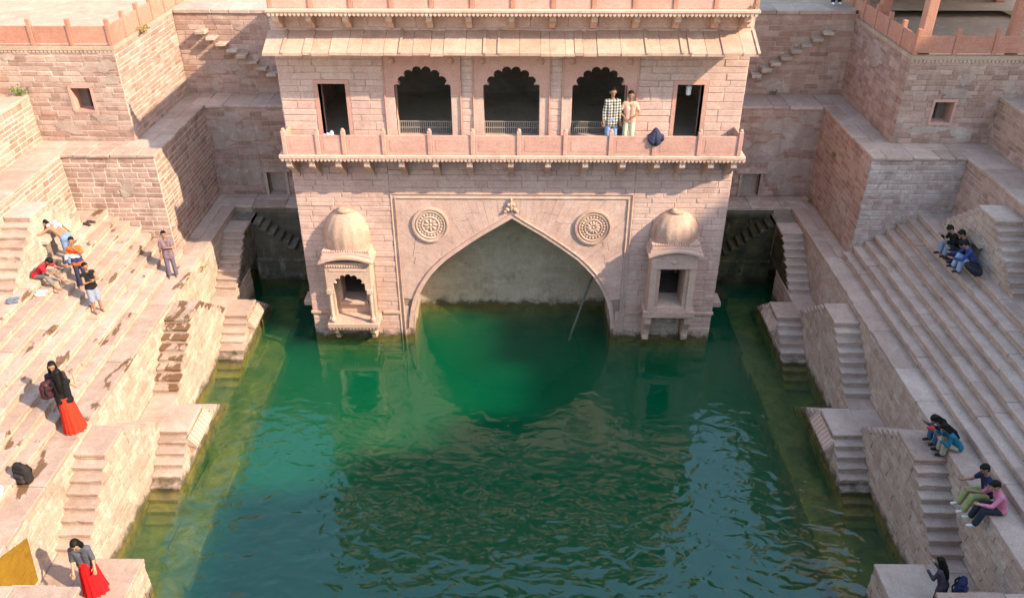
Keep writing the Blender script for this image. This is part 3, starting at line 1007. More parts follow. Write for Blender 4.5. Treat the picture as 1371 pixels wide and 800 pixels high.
for s in (-1, 1):
    bastion(s)
    # back wall in two stages
    lab = 'shaded back wall with cantilever steps and square niche, left by the sunlit deck' if s < 0 else 'shaded back wall with cantilever steps and hooded niche, by the pillared pavilion'
    lab = lab.replace('left by', 'running to')
    t = thing('back_wall', lab, 'wall', (s * 8, 25.6, ZT))
    nx = (7.40, 7.98)
    c = MB()
    nz = (ZT + .02, 3.2)
    for (x0, x1, z0, z1) in ((HW - .1, nx[0], ZT - .3, Z5 - .1), (nx[1], 9.66, ZT - .3, Z5 - .1), (nx[0], nx[1], nz[1], Z5 - .1), (nx[0], nx[1], ZT - .3, nz[0])):
        sbox(c, s, x0, x1, YW1, YW1 + 0.3, z0, z1)
    sbox(c, s, HW - .1, 9.66, YW1 + 0.3, YW2 + .4, ZT - .3, Z5 - .1)
    sbox(c, s, HW - .1, 10.5, YW2, YW2 + 0.8, Z5 - .1, ZG - .12)
    c.build('core', M_MORTAR2, t)
    hx = (s * nx[0], s * nx[1])
    masonry(t, 'y', YW1, -1, s * HW, s * 9.6, ZT, Z5 - 0.1, M_WALL, ch=0.155, ln=(0.3, 0.6), gap=0.020, proud=0.011, cap=150, holes=[(min(hx), max(hx), nz[0], nz[1])])
    masonry(t, 'y', YW2, -1, s * HW, s * 10.45, Z5, ZG - 0.13, M_WALL, ch=0.15, ln=(0.3, 0.62), gap=0.018, proud=0.011, cap=290)
    ua, ub = sorted((s * (HW + .05), s * 9.5))
    plaster(t, 'y', YW1, -1, ua, ub, nz[1] + .35, Z5 - .2, 12, big=1.3)
    ua, ub = sorted((s * 8.15, s * 9.5))
    plaster(t, 'y', YW1, -1, ua, ub, ZT + .05, nz[1] + .4, 8, big=1.4)
    ua, ub = sorted((s * (HW + .05), s * 10.3))
    plaster(t, 'y', YW2, -1, ua, ub, Z5 + .05, ZG - .25, 6)
    # niche frame
    f = MB()
    for x in (nx[0] - .09, nx[1]):
        sbox(f, s, x, x + .09, YW1 - .06, YW1 + .1, nz[0], nz[1] + .02)
    f.build('niche_jamb', M_SIDE, t)
    f = MB()
    f.prism([(nx[0] - .2, nz[1] + .02), (nx[1] + .2, nz[1] + .02), (nx[1] + .24, nz[1] + .10), ((nx[0] + nx[1]) / 2, nz[1] + .22), (nx[0] - .24, nz[1] + .10)],
            lambda a, b, d: (s * a, d, b), YW1 - .13, YW1 + .02)
    f.build('niche_hood', M_SIDE, t)
    # ledge slabs
    stones_coping(t, s, lambda a, b: MB().cbox(s * a, s * b, YW1 - 0.04 + rng.uniform(-.015, .015), YW2 - .022, Z5 - 0.1, Z5 + rng.uniform(-.006, .006), 0.018, 0.008).build('ledge_slab', M_TREAD, t), HW + .01, 9.57, M_TREAD, (0.5, 1.1))
    stones_coping(t, s, lambda a, b: MB().cbox(s * a, s * b, YW2 - 0.07 + rng.uniform(-.015, .015), YW2 + .9, ZG - 0.12, ZG + rng.uniform(.0, .012), 0.018, 0.008).build('coping_slab', M_TREAD, t), HW + .01, 10.42, M_TREAD, (0.5, 1.1))
    # cantilever steps: each a stone wedge sticking out of the wall
    k = 8
    for i in range(k):
        x = 9.62 - i * (9.62 - 7.62) / (k - 1)
        z = 7.42 - i * (7.42 - 6.10) / (k - 1)
        b = MB()
        b.cbox(s * (x - .16 + rng.uniform(-.02, .02)), s * (x + .15), YW2 - .34 + rng.uniform(-.04, .04), YW2 + .02, z - .09, z + .01 + rng.uniform(-.01, .01), 0.012, 0.014)
        b.build('cantilever_step', M_SIDE, t)
    # upper terrace walls along the sides
    q = thing('upper_terrace', f'{wl[s]} narrow upper terrace above the seating steps', 'terrace', (s * 12.6, 15, Z5))
    b = MB()
    sbox(b, s, P5, 15.2, YN, YB + .02, Z4 - .3, Z5 - .09)
    sbox(b, s, P6, 15.2, YN, 21.92, Z5 - .09, 6.70)
    sbox(b, s, 14.2, 15.21, YN, 21.91, 6.70, ZG - .01)
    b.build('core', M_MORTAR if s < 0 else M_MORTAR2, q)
    masonry(q, 'x', s * P5, -s, YN + 6, YB, Z4, Z5 - .1, M_WALL, ch=0.14, ln=(0.26, 0.5), gap=0.026, proud=0.011, cap=80)
    masonry(q, 'x', s * P6, -s, YN + 10, 21.9, Z5, 6.62, M_WALL, ch=0.14, ln=(0.26, 0.5), gap=0.026, proud=0.011, cap=80)
    stones_coping(q, s, lambda a, b: MB().cbox(s * (P5 - .03), s * P6, a, b, Z5 - .09, Z5 + rng.uniform(-.006, .006), 0.016, 0.008).build('coping_slab', M_TREAD, q), YN, YB + .55, M_TREAD, (0.7, 1.4))
    stones_coping(q, s, lambda a, b: MB().cbox(s * (P6 - .04), s * 14.25, a, b, 6.62, 6.72 + rng.uniform(-.006, .006), 0.016, 0.008).build('coping_slab', M_TREAD, q), YN, 21.9, M_TREAD, (0.7, 1.4))

# arched niches in the upper double stairs (flat dark panel painted for the recess shade, with a stone hood)
for s in (-1, 1):
    st = [o for o in COL.objects if o.get('label', '').startswith(f'{wl[s]} upper double stair above')][0]
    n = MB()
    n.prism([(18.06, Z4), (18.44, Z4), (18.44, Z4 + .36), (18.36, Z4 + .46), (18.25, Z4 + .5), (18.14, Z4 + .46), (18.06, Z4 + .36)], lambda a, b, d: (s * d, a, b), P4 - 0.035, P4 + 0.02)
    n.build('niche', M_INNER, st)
    n = MB()
    n.prism([(17.95, Z4 + .46), (18.55, Z4 + .46), (18.55, Z4 + .54), (18.25, Z4 + .66), (17.95, Z4 + .54)], lambda a, b, d: (s * d, a, b), P4 - 0.14, P4 + 0.04)
    n.build('niche_hood', M_SIDE, st)

# ------------------------------------------------------------------ the pavilion
pav = thing('pavilion', 'pink sandstone pavilion with pointed arch rising from the green pool', 'pavilion', (0, 22, 0))
ARCH = [(2.88, -1.8), (2.88, 0.3), (2.83, 0.8), (2.70, 1.28), (2.52, 1.70), (2.28, 2.08), (1.92, 2.50), (1.50, 2.84), (0.86, 3.31), (0.0, 3.86)]


def arch_pt(t):
    """point on the right half of the arch, t = 0 at the water, 1 at the apex"""
    pts = ARCH[1:]
    seg = [math.dist(a, b) for a, b in zip(pts, pts[1:])]
    L = t * sum(seg)
    for (a, b), l in zip(zip(pts, pts[1:]), seg):
        if L <= l + 1e-9:
            f = L / l
            return (a[0] + (b[0] - a[0]) * f, a[1] + (b[1] - a[1]) * f)
        L -= l
    return pts[-1]


def offset_curve(pts, d):
    out = []
    for i, p in enumerate(pts):
        a = pts[max(0, i - 1)]
        b = pts[min(len(pts) - 1, i + 1)]
        tx, tz = b[0] - a[0], b[1] - a[1]
        l = math.hypot(tx, tz)
        out.append((p[0] + tz / l * d, p[1] - tx / l * d))
    return out


full = ARCH + [(-x, z) for x, z in ARCH[-2::-1]]
Yc = YF + 0.02                     # face of the core behind the ashlar
# solid behind the ashlar: side masses and spandrels, cut to the arch
core = MB()
for s in (-1, 1):
    poly = [(3.3, -1.8), (3.3, 5.80), (0, 5.80)] + [(x, z) for x, z in ARCH[::-1]]
    for (x0, x1, z0, z1) in ((3.301, 3.95, -1.8, 5.8), (5.02, HW - .02, -1.8, 5.8), (3.951, 5.019, -1.8, 1.16), (3.951, 5.019, 2.62, 5.8)):
        sbox(core, s, x0, x1, Yc, 22.06, z0, z1)
    core.prism(poly if s > 0 else poly, lambda a, b, d: (s * a, d, b), Yc, 22.06)
core.build('arch_wall', M_JOINT, pav)
MB().box(-HW + .02, HW - .02, 22.06, YW2 + .3, -1.8, 5.80).build('back_mass', M_PLAST, pav)
masonry(pav, 'y', 22.06, -1, -2.95, 2.95, -0.3, 3.95, M_PLAST, ch=0.2, ln=(0.5, 1.1), gap=0.006, proud=0.008, cap=0)
# plastered reveal of the arch
rev = MB()
inn = offset_curve(full, -0.012)
k = len(full)
rev.add([(x, YF + 0.05, z) for x, z in inn] + [(x, 22.07, z) for x, z in inn], [(i, i + 1, k + i + 1, k + i) for i in range(k - 1)])
rv = rev.build('arch_reveal', M_SIDE, pav)
# arch band: voussoirs following the curve
NV = 15
for s in (-1, 1):
    for i in range(NV):
        p0, p1 = arch_pt(i / NV), arch_pt((i + 1) / NV)
        n0 = offset_curve([arch_pt(max(0, i / NV - .02)), p0, arch_pt(min(1, i / NV + .02))], -0.13)[1] if 0 < i else (p0[0] + .13, p0[1])
        n1 = offset_curve([arch_pt((i + 1) / NV - .02), p1, arch_pt(min(1, (i + 1) / NV + .02))], -0.13)[1] if i < NV - 1 else (0.0, p1[1] + 0.18)
        n0 = (p0[0] + abs(n0[0] - p0[0]), p0[1] + abs(n0[1] - p0[1]))
        n1 = (p1[0] + abs(n1[0] - p1[0]), p1[1] + abs(n1[1] - p1[1])) if i < NV - 1 else n1
        g_ = 0.004
        poly = [p0, n0, n1, p1]
        MB().prism(poly, lambda a, b, d: (s * a, d, b), YF - 0.022 + rng.uniform(-.004, .004), YF + 0.06).build('voussoir', M_FAC, pav)
        # outer bead
        q0, q1 = n0, n1
        v0 = ((n0[0] - p0[0]) * 0.16, (n0[1] - p0[1]) * 0.16)
        MB().prism([(q0[0] - v0[0], q0[1] - v0[1]), q0, q1, (q1[0] - v0[0], q1[1] - v0[1])], lambda a, b, d: (s * a, d, b), YF - 0.045, YF - 0.02).build('bead', M_TRIM, pav)
# spandrel stones: courses radiating from the arch to the frame
FX, FZ = 3.10, 4.44
cx, cz = 0.0, 0.75


def hit_frame(p):
    dx, dz = p[0] - cx, p[1] - cz
    ts = []
    if dx > 1e-6:
        ts.append((FX - cx) / dx)
    if dz > 1e-6:
        ts.append((FZ - cz) / dz)
    t = min(ts)
    return (cx + dx * t, cz + dz * t)


def lerp2(a, b, f):
    return (a[0] + (b[0] - a[0]) * f, a[1] + (b[1] - a[1]) * f)


for s in (-1, 1):
    NS = 24
    pr = None
    tt = [0.20 + 0.80 * i / NS for i in range(NS + 1)]
    for i in range(NS):
        a0, a1 = arch_pt(tt[i]), arch_pt(tt[i + 1])
        o0 = (a0[0] + .07, a0[1] + .10) if i else (a0[0] + .12, a0[1] + .02)
        o1 = (a1[0] + .07, a1[1] + .10) if i < NS - 1 else (0.0, a1[1] + .17)
        h0, h1 = hit_frame(o0), hit_frame(o1)
        corner_pt = None
        if abs(h0[0] - FX) < 1e-6 and abs(h1[1] - FZ) < 1e-6 and abs(h1[0] - FX) > 1e-6:
            corner_pt = (FX, FZ)
        L = (math.dist(o0, h0) + math.dist(o1, h1)) / 2
        if L < 0.02:
            continue
        nseg = 1 if L < 0.9 else 2
        cuts = [0, 1] if nseg == 1 else [0, rng.uniform(.38, .62), 1]
        for c0, c1 in zip(cuts, cuts[1:]):
            q = [lerp2(o0, h0, c0), lerp2(o0, h0, c1), lerp2(o1, h1, c1), lerp2(o1, h1, c0)]
            if corner_pt and c1 == 1:
                q.insert(2, corner_pt)
            m_ = (sum(p[0] for p in q) / len(q), sum(p[1] for p in q) / len(q))
            q = [lerp2(m_, p, 1 - 0.007 / max(0.05, math.dist(m_, p))) for p in q]
            MB().prism(q, lambda a, b, d: (s * a, d, b), YF + rng.uniform(-.004, .004), YF + 0.05).build('spandrel_stone', M_FAC, pav)
    # jamb stones between band and frame below the spandrel
    z = 0.0
    while z < 0.86:
        z2 = z + rng.uniform(.15, .2)
        MB().box(s * 2.98, s * FX, YF + .001, YF + .05, z, z2 - .006).build('jamb_stone', M_FAC, pav)
        z = z2
# rectangular frame moulding round the arch panel
for s in (-1, 1):
    MB().cbox(s * 3.10, s * 3.14, YF - 0.03, YF + .03, -0.5, 4.475, 0.008).build('frame_moulding', M_TRIM, pav)
    MB().cbox(s * 3.21, s * 3.25, YF - 0.022, YF + .03, -0.5, 4.60, 0.01).build('frame_moulding', M_TRIM, pav)
MB().cbox(-3.14, 3.14, YF - 0.033, YF + .03, 4.44, 4.48, 0.008).build('frame_moulding', M_TRIM, pav)
MB().cbox(-3.25, 3.25, YF - 0.026, YF + .03, 4.555, 4.60, 0.008).build('frame_moulding', M_TRIM, pav)
MB().box(-3.21, 3.21, YF + .006, YF + .03, 4.48, 4.555).build('frame_channel', M_FAC, pav)
for s in (-1, 1):
    MB().box(s * 3.14, s * 3.21, YF + .007, YF + .03, -0.5, 4.48).build('frame_channel', M_FAC, pav)
# ashlar of the lower storey outside the frame and the strip under the balcony
for s in (-1, 1):
    masonry(pav, 'y', Yc, -1, s * 3.25, s * HW, -0.55, 5.80, M_FAC, ch=0.165, ln=(0.38, 0.85), gap=0.007, proud=0.02, cap=150 if s < 0 else 300, jit=.001,
            holes=[tuple(sorted((s * 3.86, s * 5.14))) + (0.9, 3.0)])
masonry(pav, 'y', Yc, -1, -3.25, 3.25, 4.60, 5.80, M_FAC, ch=0.17, ln=(0.4, 0.95), gap=0.007, proud=0.02, cap=300, jit=.001)
# string course near the water
for s in (-1, 1):
    for (a, b) in ((3.25, 3.72), (5.24, HW + .04)):
        MB().cbox(s * a, s * b, YF - 0.05, YF + .02, 0.80, 0.89, 0.012).build('string_course', M_TRIM, pav)
# side walls of the pavilion
for s in (-1, 1):
    MB().box(s * (HW - .4), s * (HW + .0), Yc + .001, YW2 + .2, -1.8, 9.36).build('side_wall', M_FAC, pav)
    masonry(pav, 'x', s * HW, s, YF + .02, YW1, -0.5, 9.3, M_FAC, ch=0.17, ln=(0.4, 0.9), gap=0.008, proud=0.012, cap=300)
    MB().cbox(s * (HW + .0), s * (HW + .42), 20.95, 21.5, 0.62, 0.80, 0.02).build('corbel_slab', M_SIDE, pav)


# carved roundels
def medallion(xc, zc, petals):
    me = MB()
    n = 40
    prof = [(0.50, 0.0), (0.50, 0.055), (0.45, 0.06), (0.44, 0.025), (0.40, 0.02), (0.39, 0.05), (0.375, 0.05), (0.36, 0.018), (0.25, 0.018), (0.24, 0.045), (0.22, 0.045), (0.21, 0.02), (0.0, 0.02)]
    vs, fs = [], []
    for r, d in prof:
        for i in range(n):
            a = 2 * math.pi * i / n
            vs.append((xc + r * math.cos(a), YF - d, zc + r * 1.04 * math.sin(a)))
    for q in range(len(prof) - 1):
        for i in range(n):
            fs.append((q * n + i, q * n + (i + 1) % n, (q + 1) * n + (i + 1) % n, (q + 1) * n + i))
    me.add(vs, fs)
    o = me.build('medallion', M_TRIM, pav)
    for i in range(petals):
        a = 2 * math.pi * i / petals
        b = MB()
        b.ellipsoid((0, 0, 0), .035, .085, .03, 8, 5)
        m4 = Matrix.Translation((xc + .12 * math.cos(a), YF - .025, zc + .12 * math.sin(a))) @ Matrix.Rotation(-(a - math.pi / 2), 4, 'Y') @ Matrix.Rotation(math.pi / 2, 4, 'X')
        p = link_obj('petal', b.mesh('petal', M_TRIM, True), o, m4)
    b = MB().ellipsoid((xc, YF - .03, zc), .045, .03, .045, 10, 6)
    b.build('boss', M_TRIM, o, True)
    lf = MB()
    for i in range(22):
        a = 2 * math.pi * (i + .5) / 22
        lf.ellipsoid((xc + .305 * math.cos(a), YF - .022, zc + .315 * math.sin(a)), .036, .022, .036, 7, 4)
    lf.build('leaf_ring', M_TRIM, o, True)


medallion(-2.21, 3.66, 8)
medallion(2.21, 3.60, 12)
# finial motif over the apex
fin = MB()
for dx, dz, rx, rz in ((0, .38, .05, .16), (-.1, .28, .07, .06), (.1, .28, .07, .06), (-.07, .42, .05, .05), (.07, .42, .05, .05), (0, .56, .035, .06), (-.16, .22, .05, .05), (.16, .22, .05, .05)):
    fin.ellipsoid((dx - .02, YF - .045, 3.86 + dz), rx, .045, rz, 10, 6)
fin.build('apex_finial', M_TRIM, pav, True)

# --- balcony
ZB = 5.94
YB0 = 19.56
bal = MB()
bal.cbox(-5.84, 5.84, YB0 - .02, YF - .002, ZB - 0.10, ZB, 0.015)
balc = bal.build('balcony_floor', M_TRIM, pav)
MB().box(-HW + .4, HW - .4, YF + .0, YW2, 5.802, ZB - .002).build('room_floor', M_PLAST, pav)
d = MB()
x = -5.80
while x < 5.78:
    d.prism([(x, ZB - .10), (x + .085, ZB - .10), (x + .078, ZB - .145), (x + .0425, ZB - .175), (x + .007, ZB - .145)], lambda a, b, dd: (a, dd, b), YB0 - .012, YB0 + .05)
    x += .098
d.build('scallop_trim', M_TRIM, balc)
MB().cbox(-5.8, 5.8, YB0 + .05, YF - .01, ZB - .17, ZB - .102, 0.01).build('soffit_beam', M_FAC, balc)
for xx in (-5.62, -5.05, -4.38, -3.66, -2.78, -1.92, -1.06, -.02, .92, 1.86, 2.80, 3.66, 4.30, 5.02, 5.60):
    b = MB()
    b.prism([(YF, ZB - .17), (YB0 + .055, ZB - .17), (YB0 + .055, ZB - .33), (YB0 + .10, ZB - .39), (YB0 + .22, ZB - .42), (YB0 + .28, ZB - .50), (YB0 + .40, ZB - .55), (YB0 + .48, ZB - .66), (YB0 + .60, ZB - .72), (YB0 + .64, ZB - .84), (YF, ZB - .86)],
            lambda a, b_, dd: (dd, a, b_), xx - .072, xx + .072)
    b.build('bracket', M_TRIM, pav)
PX = [-5.66, -4.83, -4.18, -3.18, -2.04, -0.97, 0.18, 1.33, 2.46, 3.54, 4.66, 5.66]
for i, xx in enumerate(PX):
    p = MB().cbox(xx - .055, xx + .055, YB0 + .01, YB0 + .12, ZB, ZB + .62, 0.012)
    p.ellipsoid((xx, YB0 + .065, ZB + .64), .05, .05, .045, 8, 5)
    p.build('parapet_post', M_PANEL, balc)
    if i:
        MB().cbox(PX[i - 1] + .057, xx - .057, YB0 + .04, YB0 + .095, ZB + .002, ZB + .50, 0.008).build('parapet_panel', M_PANEL, balc)
        x0, x1 = PX[i - 1] + .15, xx - .15
        MB().box(x0, x1, YB0 + .034, YB0 + .041, ZB + .10, ZB + .40).build('panel_field', M_PANEL, balc)
for s in (-1, 1):
    MB().cbox(s * 5.63, s * 5.69, YB0 + .123, YF - .01, ZB + .002, ZB + .52, 0.01).build('parapet_panel', M_PANEL, balc)

# --- upper storey: front wall with two doors and three cusped windows
ZU, ZE = ZB + .0, 8.85
DOORS = [(-4.82, -4.14, 7.53), (4.10, 4.76, 7.53)]
WINS = [(-2.92, -1.52), (-0.71, 0.69), (1.50, 2.86)]
TH = 0.45
ops = sorted([(a, b, t) for a, b, t in DOORS] + [(a, b, 8.06) for a, b in WINS])
wall = MB()
xprev = -HW + .02
for a, b, t in ops:
    wall.box(xprev, a, Yc, Yc + TH, ZB - .1, 9.40)
    wall.box(a, b, Yc, Yc + TH, t, 9.40)
    xprev = b
wall.box(xprev, HW - .02, Yc, Yc + TH, ZB - .1, 9.40)
wall.build('upper_wall', M_FAC, pav)
masonry(pav, 'y', Yc, -1, -HW, HW, ZB, 8.88, M_FAC, ch=0.185, ln=(0.4, 0.9), gap=0.007, proud=0.02, cap=300, jit=.001,
        holes=[(a - .10, b + .10, ZB, t + .10) for a, b, t in DOORS] + [(a - .26, b + .26, ZB, 8.30) for a, b in WINS])
for a, b, t in DOORS:
    dr = MB()
    for x0 in (a - .10, b):
        dr.box(x0, x0 + .10, YF - .012, Yc + .3, ZB + .001, t)
    dr.box(a - .10, b + .10, YF - .014, Yc + .3, t, t + .10)
    dr.build('door_frame', M_PANEL, pav)


def cusp(a, b, z_spring, z_top, n=8):
    """multifoil arch outline from left spring to right spring"""
    xc, hw = (a + b) / 2, (b - a) / 2
    pts = []
    knots = []
    for i in range(n + 1):
        t = math.pi * (1 - i / n)
        rr = 0.86
        knots.append((xc + hw * math.cos(t) * (rr if 0 < i < n else 1.0), z_spring + (z_top - z_spring) * (abs(math.sin(t)) ** 0.85) * (0.86 if 0 < i < n else 0)))
    for (x0, z0), (x1, z1) in zip(knots, knots[1:]):
        mx, mz = (x0 + x1) / 2, (z0 + z1) / 2
        dx, dz = x1 - x0, z1 - z0
        L = math.hypot(dx, dz)
        nx, nz = -dz / L, dx / L
        for j in range(6):
            th = math.pi * j / 6
            r = L / 2
            along = -math.cos(th) * r
            out = math.sin(th) * r * 0.95
            pts.append((mx + dx / L * along + nx * out, mz + dz / L * along + nz * out))
    pts.append(knots[-1])
    pts = [(min(max(x, a), b), max(z, z_spring)) for x, z in pts]
    return pts


for a, b in WINS:
    w_ = thing_part = None
    zs, zt, ztop = 7.22, 7.99, 8.30
    cv = cusp(a, b, zs, zt)
    poly = [(a - .26, zs), (a - .26, ztop), (b + .26, ztop), (b + .26, zs)] + cv[::-1]
    aw = MB()
    aw.prism(poly, lambda x, z, dd: (x, dd, z), YF - .02, YF + .16)
    ao = aw.build('cusped_arch', M_PANEL, pav)
    for x0 in (a - .26, b):
        MB().cbox(x0, x0 + .26, YF - .0, YF + .17, ZB + .002, zs - .002, .01).build('jamb', M_FAC, ao)
    for x0 in (a - .262, b + .232):
        MB().cbox(x0, x0 + .03, YF - .045, YF + .0, ZB + .2, ztop, .006).build('pilaster', M_PANEL, ao)
    for sx in (a - .02, b + .02):
        MB().ellipsoid((sx, YF - .03, 8.10), .085, .03, .085, 10, 5).build('spandrel_boss', M_PANEL, ao, True)
    gr = MB()
    k = 26
    for i in range(k):
        x0 = a + .02 + (b - a - .04) * i / (k - 1)
        gr.box(x0 - .008, x0 + .008, YF + .42, YF + .435, ZB + .16, ZB + .48)
    for z in (ZB + .16, ZB + .32, ZB + .48):
        gr.box(a, b, YF + .415, YF + .44, z - .012, z + .012)
    gr.build('window_grille', M_GRILL, ao)
    MB().cbox(a, b, YF + .2, YF + .55, ZB + .0, ZB + .15, .01).build('window_sill', M_FAC, ao)
# inner room
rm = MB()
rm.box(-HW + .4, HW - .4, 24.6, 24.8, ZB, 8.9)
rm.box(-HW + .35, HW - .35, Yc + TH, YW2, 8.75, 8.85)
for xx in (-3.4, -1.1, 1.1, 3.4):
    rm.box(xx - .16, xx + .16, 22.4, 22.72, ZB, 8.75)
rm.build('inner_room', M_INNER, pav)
MB().box(-1.95, -1.35, 24.5, 24.58, 6.75, 6.82).build('painted_light_slot', M_LAMP, pav)  # white bar painted as daylight from a slot at the back
# hanging lamp in the right doorway
lamp = MB()
lamp.tube((4.43, YF + .25, 7.5), (4.43, YF + .25, 7.42), .012)
lamp.tube((4.43, YF + .25, 7.42), (4.43, YF + .25, 7.20), .075, .06, 12)
tag(lamp.build('hanging_lamp', M_LAMP), 'small white lamp hanging in the doorway near the dark cloth', 'lamp')

# --- sloping stone eave
ev = MB()
EX0, EX1 = -5.84, 5.76
x = EX0
i = 0
while x < EX1 - .05:
    x2 = min(EX1, x + rng.choice((.22, .3, .38, .46, .56)) * rng.uniform(.85, 1.1))
    if EX1 - x2 < .15:
        x2 = EX1
    yo = rng.uniform(-.02, .02)
    zo = rng.uniform(-.012, .012)
    b = MB()
    fx = lambda X, y: X + (X / 6.0) * 0.0
    b.prism([(YF + .02, 8.84 + zo), (19.49 + yo, 8.50 + zo), (19.49 + yo, 8.435 + zo), (YF + .02, 8.775 + zo)], lambda a, b_, dd: (dd, a, b_), x + .004, x2 - .004)
    b.build('eave_slab', M_EAVE, pav)
    if rng.random() < .35:
        MB().prism([(YF + .01, 8.865 + zo), (19.47 + yo, 8.525 + zo), (19.47 + yo, 8.50 + zo), (YF + .01, 8.84 + zo)], lambda a, b_, dd: (dd, a, b_), x2 - .035, x2 + .03).build('cover_strip', M_EAVE, pav)
    x = x2
masonry(pav, 'y', Yc, -1, -5.72, 5.72, 8.90, 9.36, M_FAC, ch=0.23, ln=(0.6, 1.2), gap=0.008, proud=0.02, cap=300, jit=.001)
# --- cornice and roof parapet
ZC = 9.46
MB().cbox(-5.66, 5.68, 19.58, YW2 + .2, ZC - .08, ZC, .015).build('cornice_slab', M_TRIM, pav)
MB().cbox(-5.60, 5.62, 19.66, YF + .2, ZC - .16, ZC - .082, .015).build('cornice_slab', M_TRIM, pav)
d = MB()
x = -5.62
while x < 5.60:
    d.prism([(x, ZC - .08), (x + .085, ZC - .08), (x + .078, ZC - .13), (x + .0425, ZC - .165), (x + .007, ZC - .13)], lambda a, b, dd: (a, dd, b), 19.60, 19.655)
    x += .098
d.build('scallop_trim', M_TRIM, pav)
for xx in (-5.48, -4.72, -3.85, -2.85, -1.92, -1.0, 0.0, .95, 1.92, 2.9, 3.85, 4.75, 5.45):
    b = MB()
    b.prism([(YF + .01, ZC - .16), (19.74, ZC - .16), (19.74, ZC - .30), (19.84, ZC - .37), (19.95, ZC - .40), (20.06, ZC - .52), (YF + .01, ZC - .58)], lambda a, b_, dd: (dd, a, b_), xx - .07, xx + .07)
    b.build('bracket', M_TRIM, pav)
for i in range(13):
    xx = -5.56 + i * .93
    MB().cbox(xx - .05, xx + .05, 19.68, 19.78, ZC, ZC + .64, .01).build('parapet_post', M_RED, pav)
    if i:
        MB().cbox(xx - .93 + .052, xx - .052, 19.705, 19.76, ZC + .002, ZC + .52, .008).build('parapet_panel', M_PANEL, pav)


# --- two projecting balcony windows (jharokhas) with beehive domes
def dome(parent, xc, yc, z0, hw, dp, h, ribs):
    n, k = 33, 14
    vs, fs = [], []
    for q in range(k + 1):
        t = q / k
        r = (1 - t ** 3.0) ** 0.5 * (1 + 0.04 * math.sin(math.pi * min(1, t * 1.4)))
        for i in range(n):
            a = math.pi + math.pi * i / (n - 1)
            rb = 1 + 0.055 * abs(math.sin(ribs * a)) * (1 - t ** 3) + 0.012 * math.sin(40 * t)
            vs.append((xc + hw * r * rb * math.cos(a), yc + dp * r * rb * math.sin(a), z0 + h * t))
    for q in range(k):
        for i in range(n - 1):
            fs.append((q * n + i, q * n + i + 1, (q + 1) * n + i + 1, (q + 1) * n + i))
    m = MB()
    m.add(vs, fs)
    o = m.build('dome', M_DOME, parent, True)
    return o


def bangla(parent, xc, hw, y0, y1, z, rise, th, name, mat):
    """curved drooping eave"""
    m = MB()
    n = 14
    poly_t, poly_b = [], []
    for i in range(n + 1):
        u = -1 + 2 * i / n
        zz = z + rise * (1 - u * u)
        poly_t.append((xc + hw * u, zz + th))
        poly_b.append((xc + hw * u, zz))
    m.prism(poly_t + poly_b[::-1], lambda a, b, d: (a, d, b), y0, y1)
    return m.build(name, mat, parent)


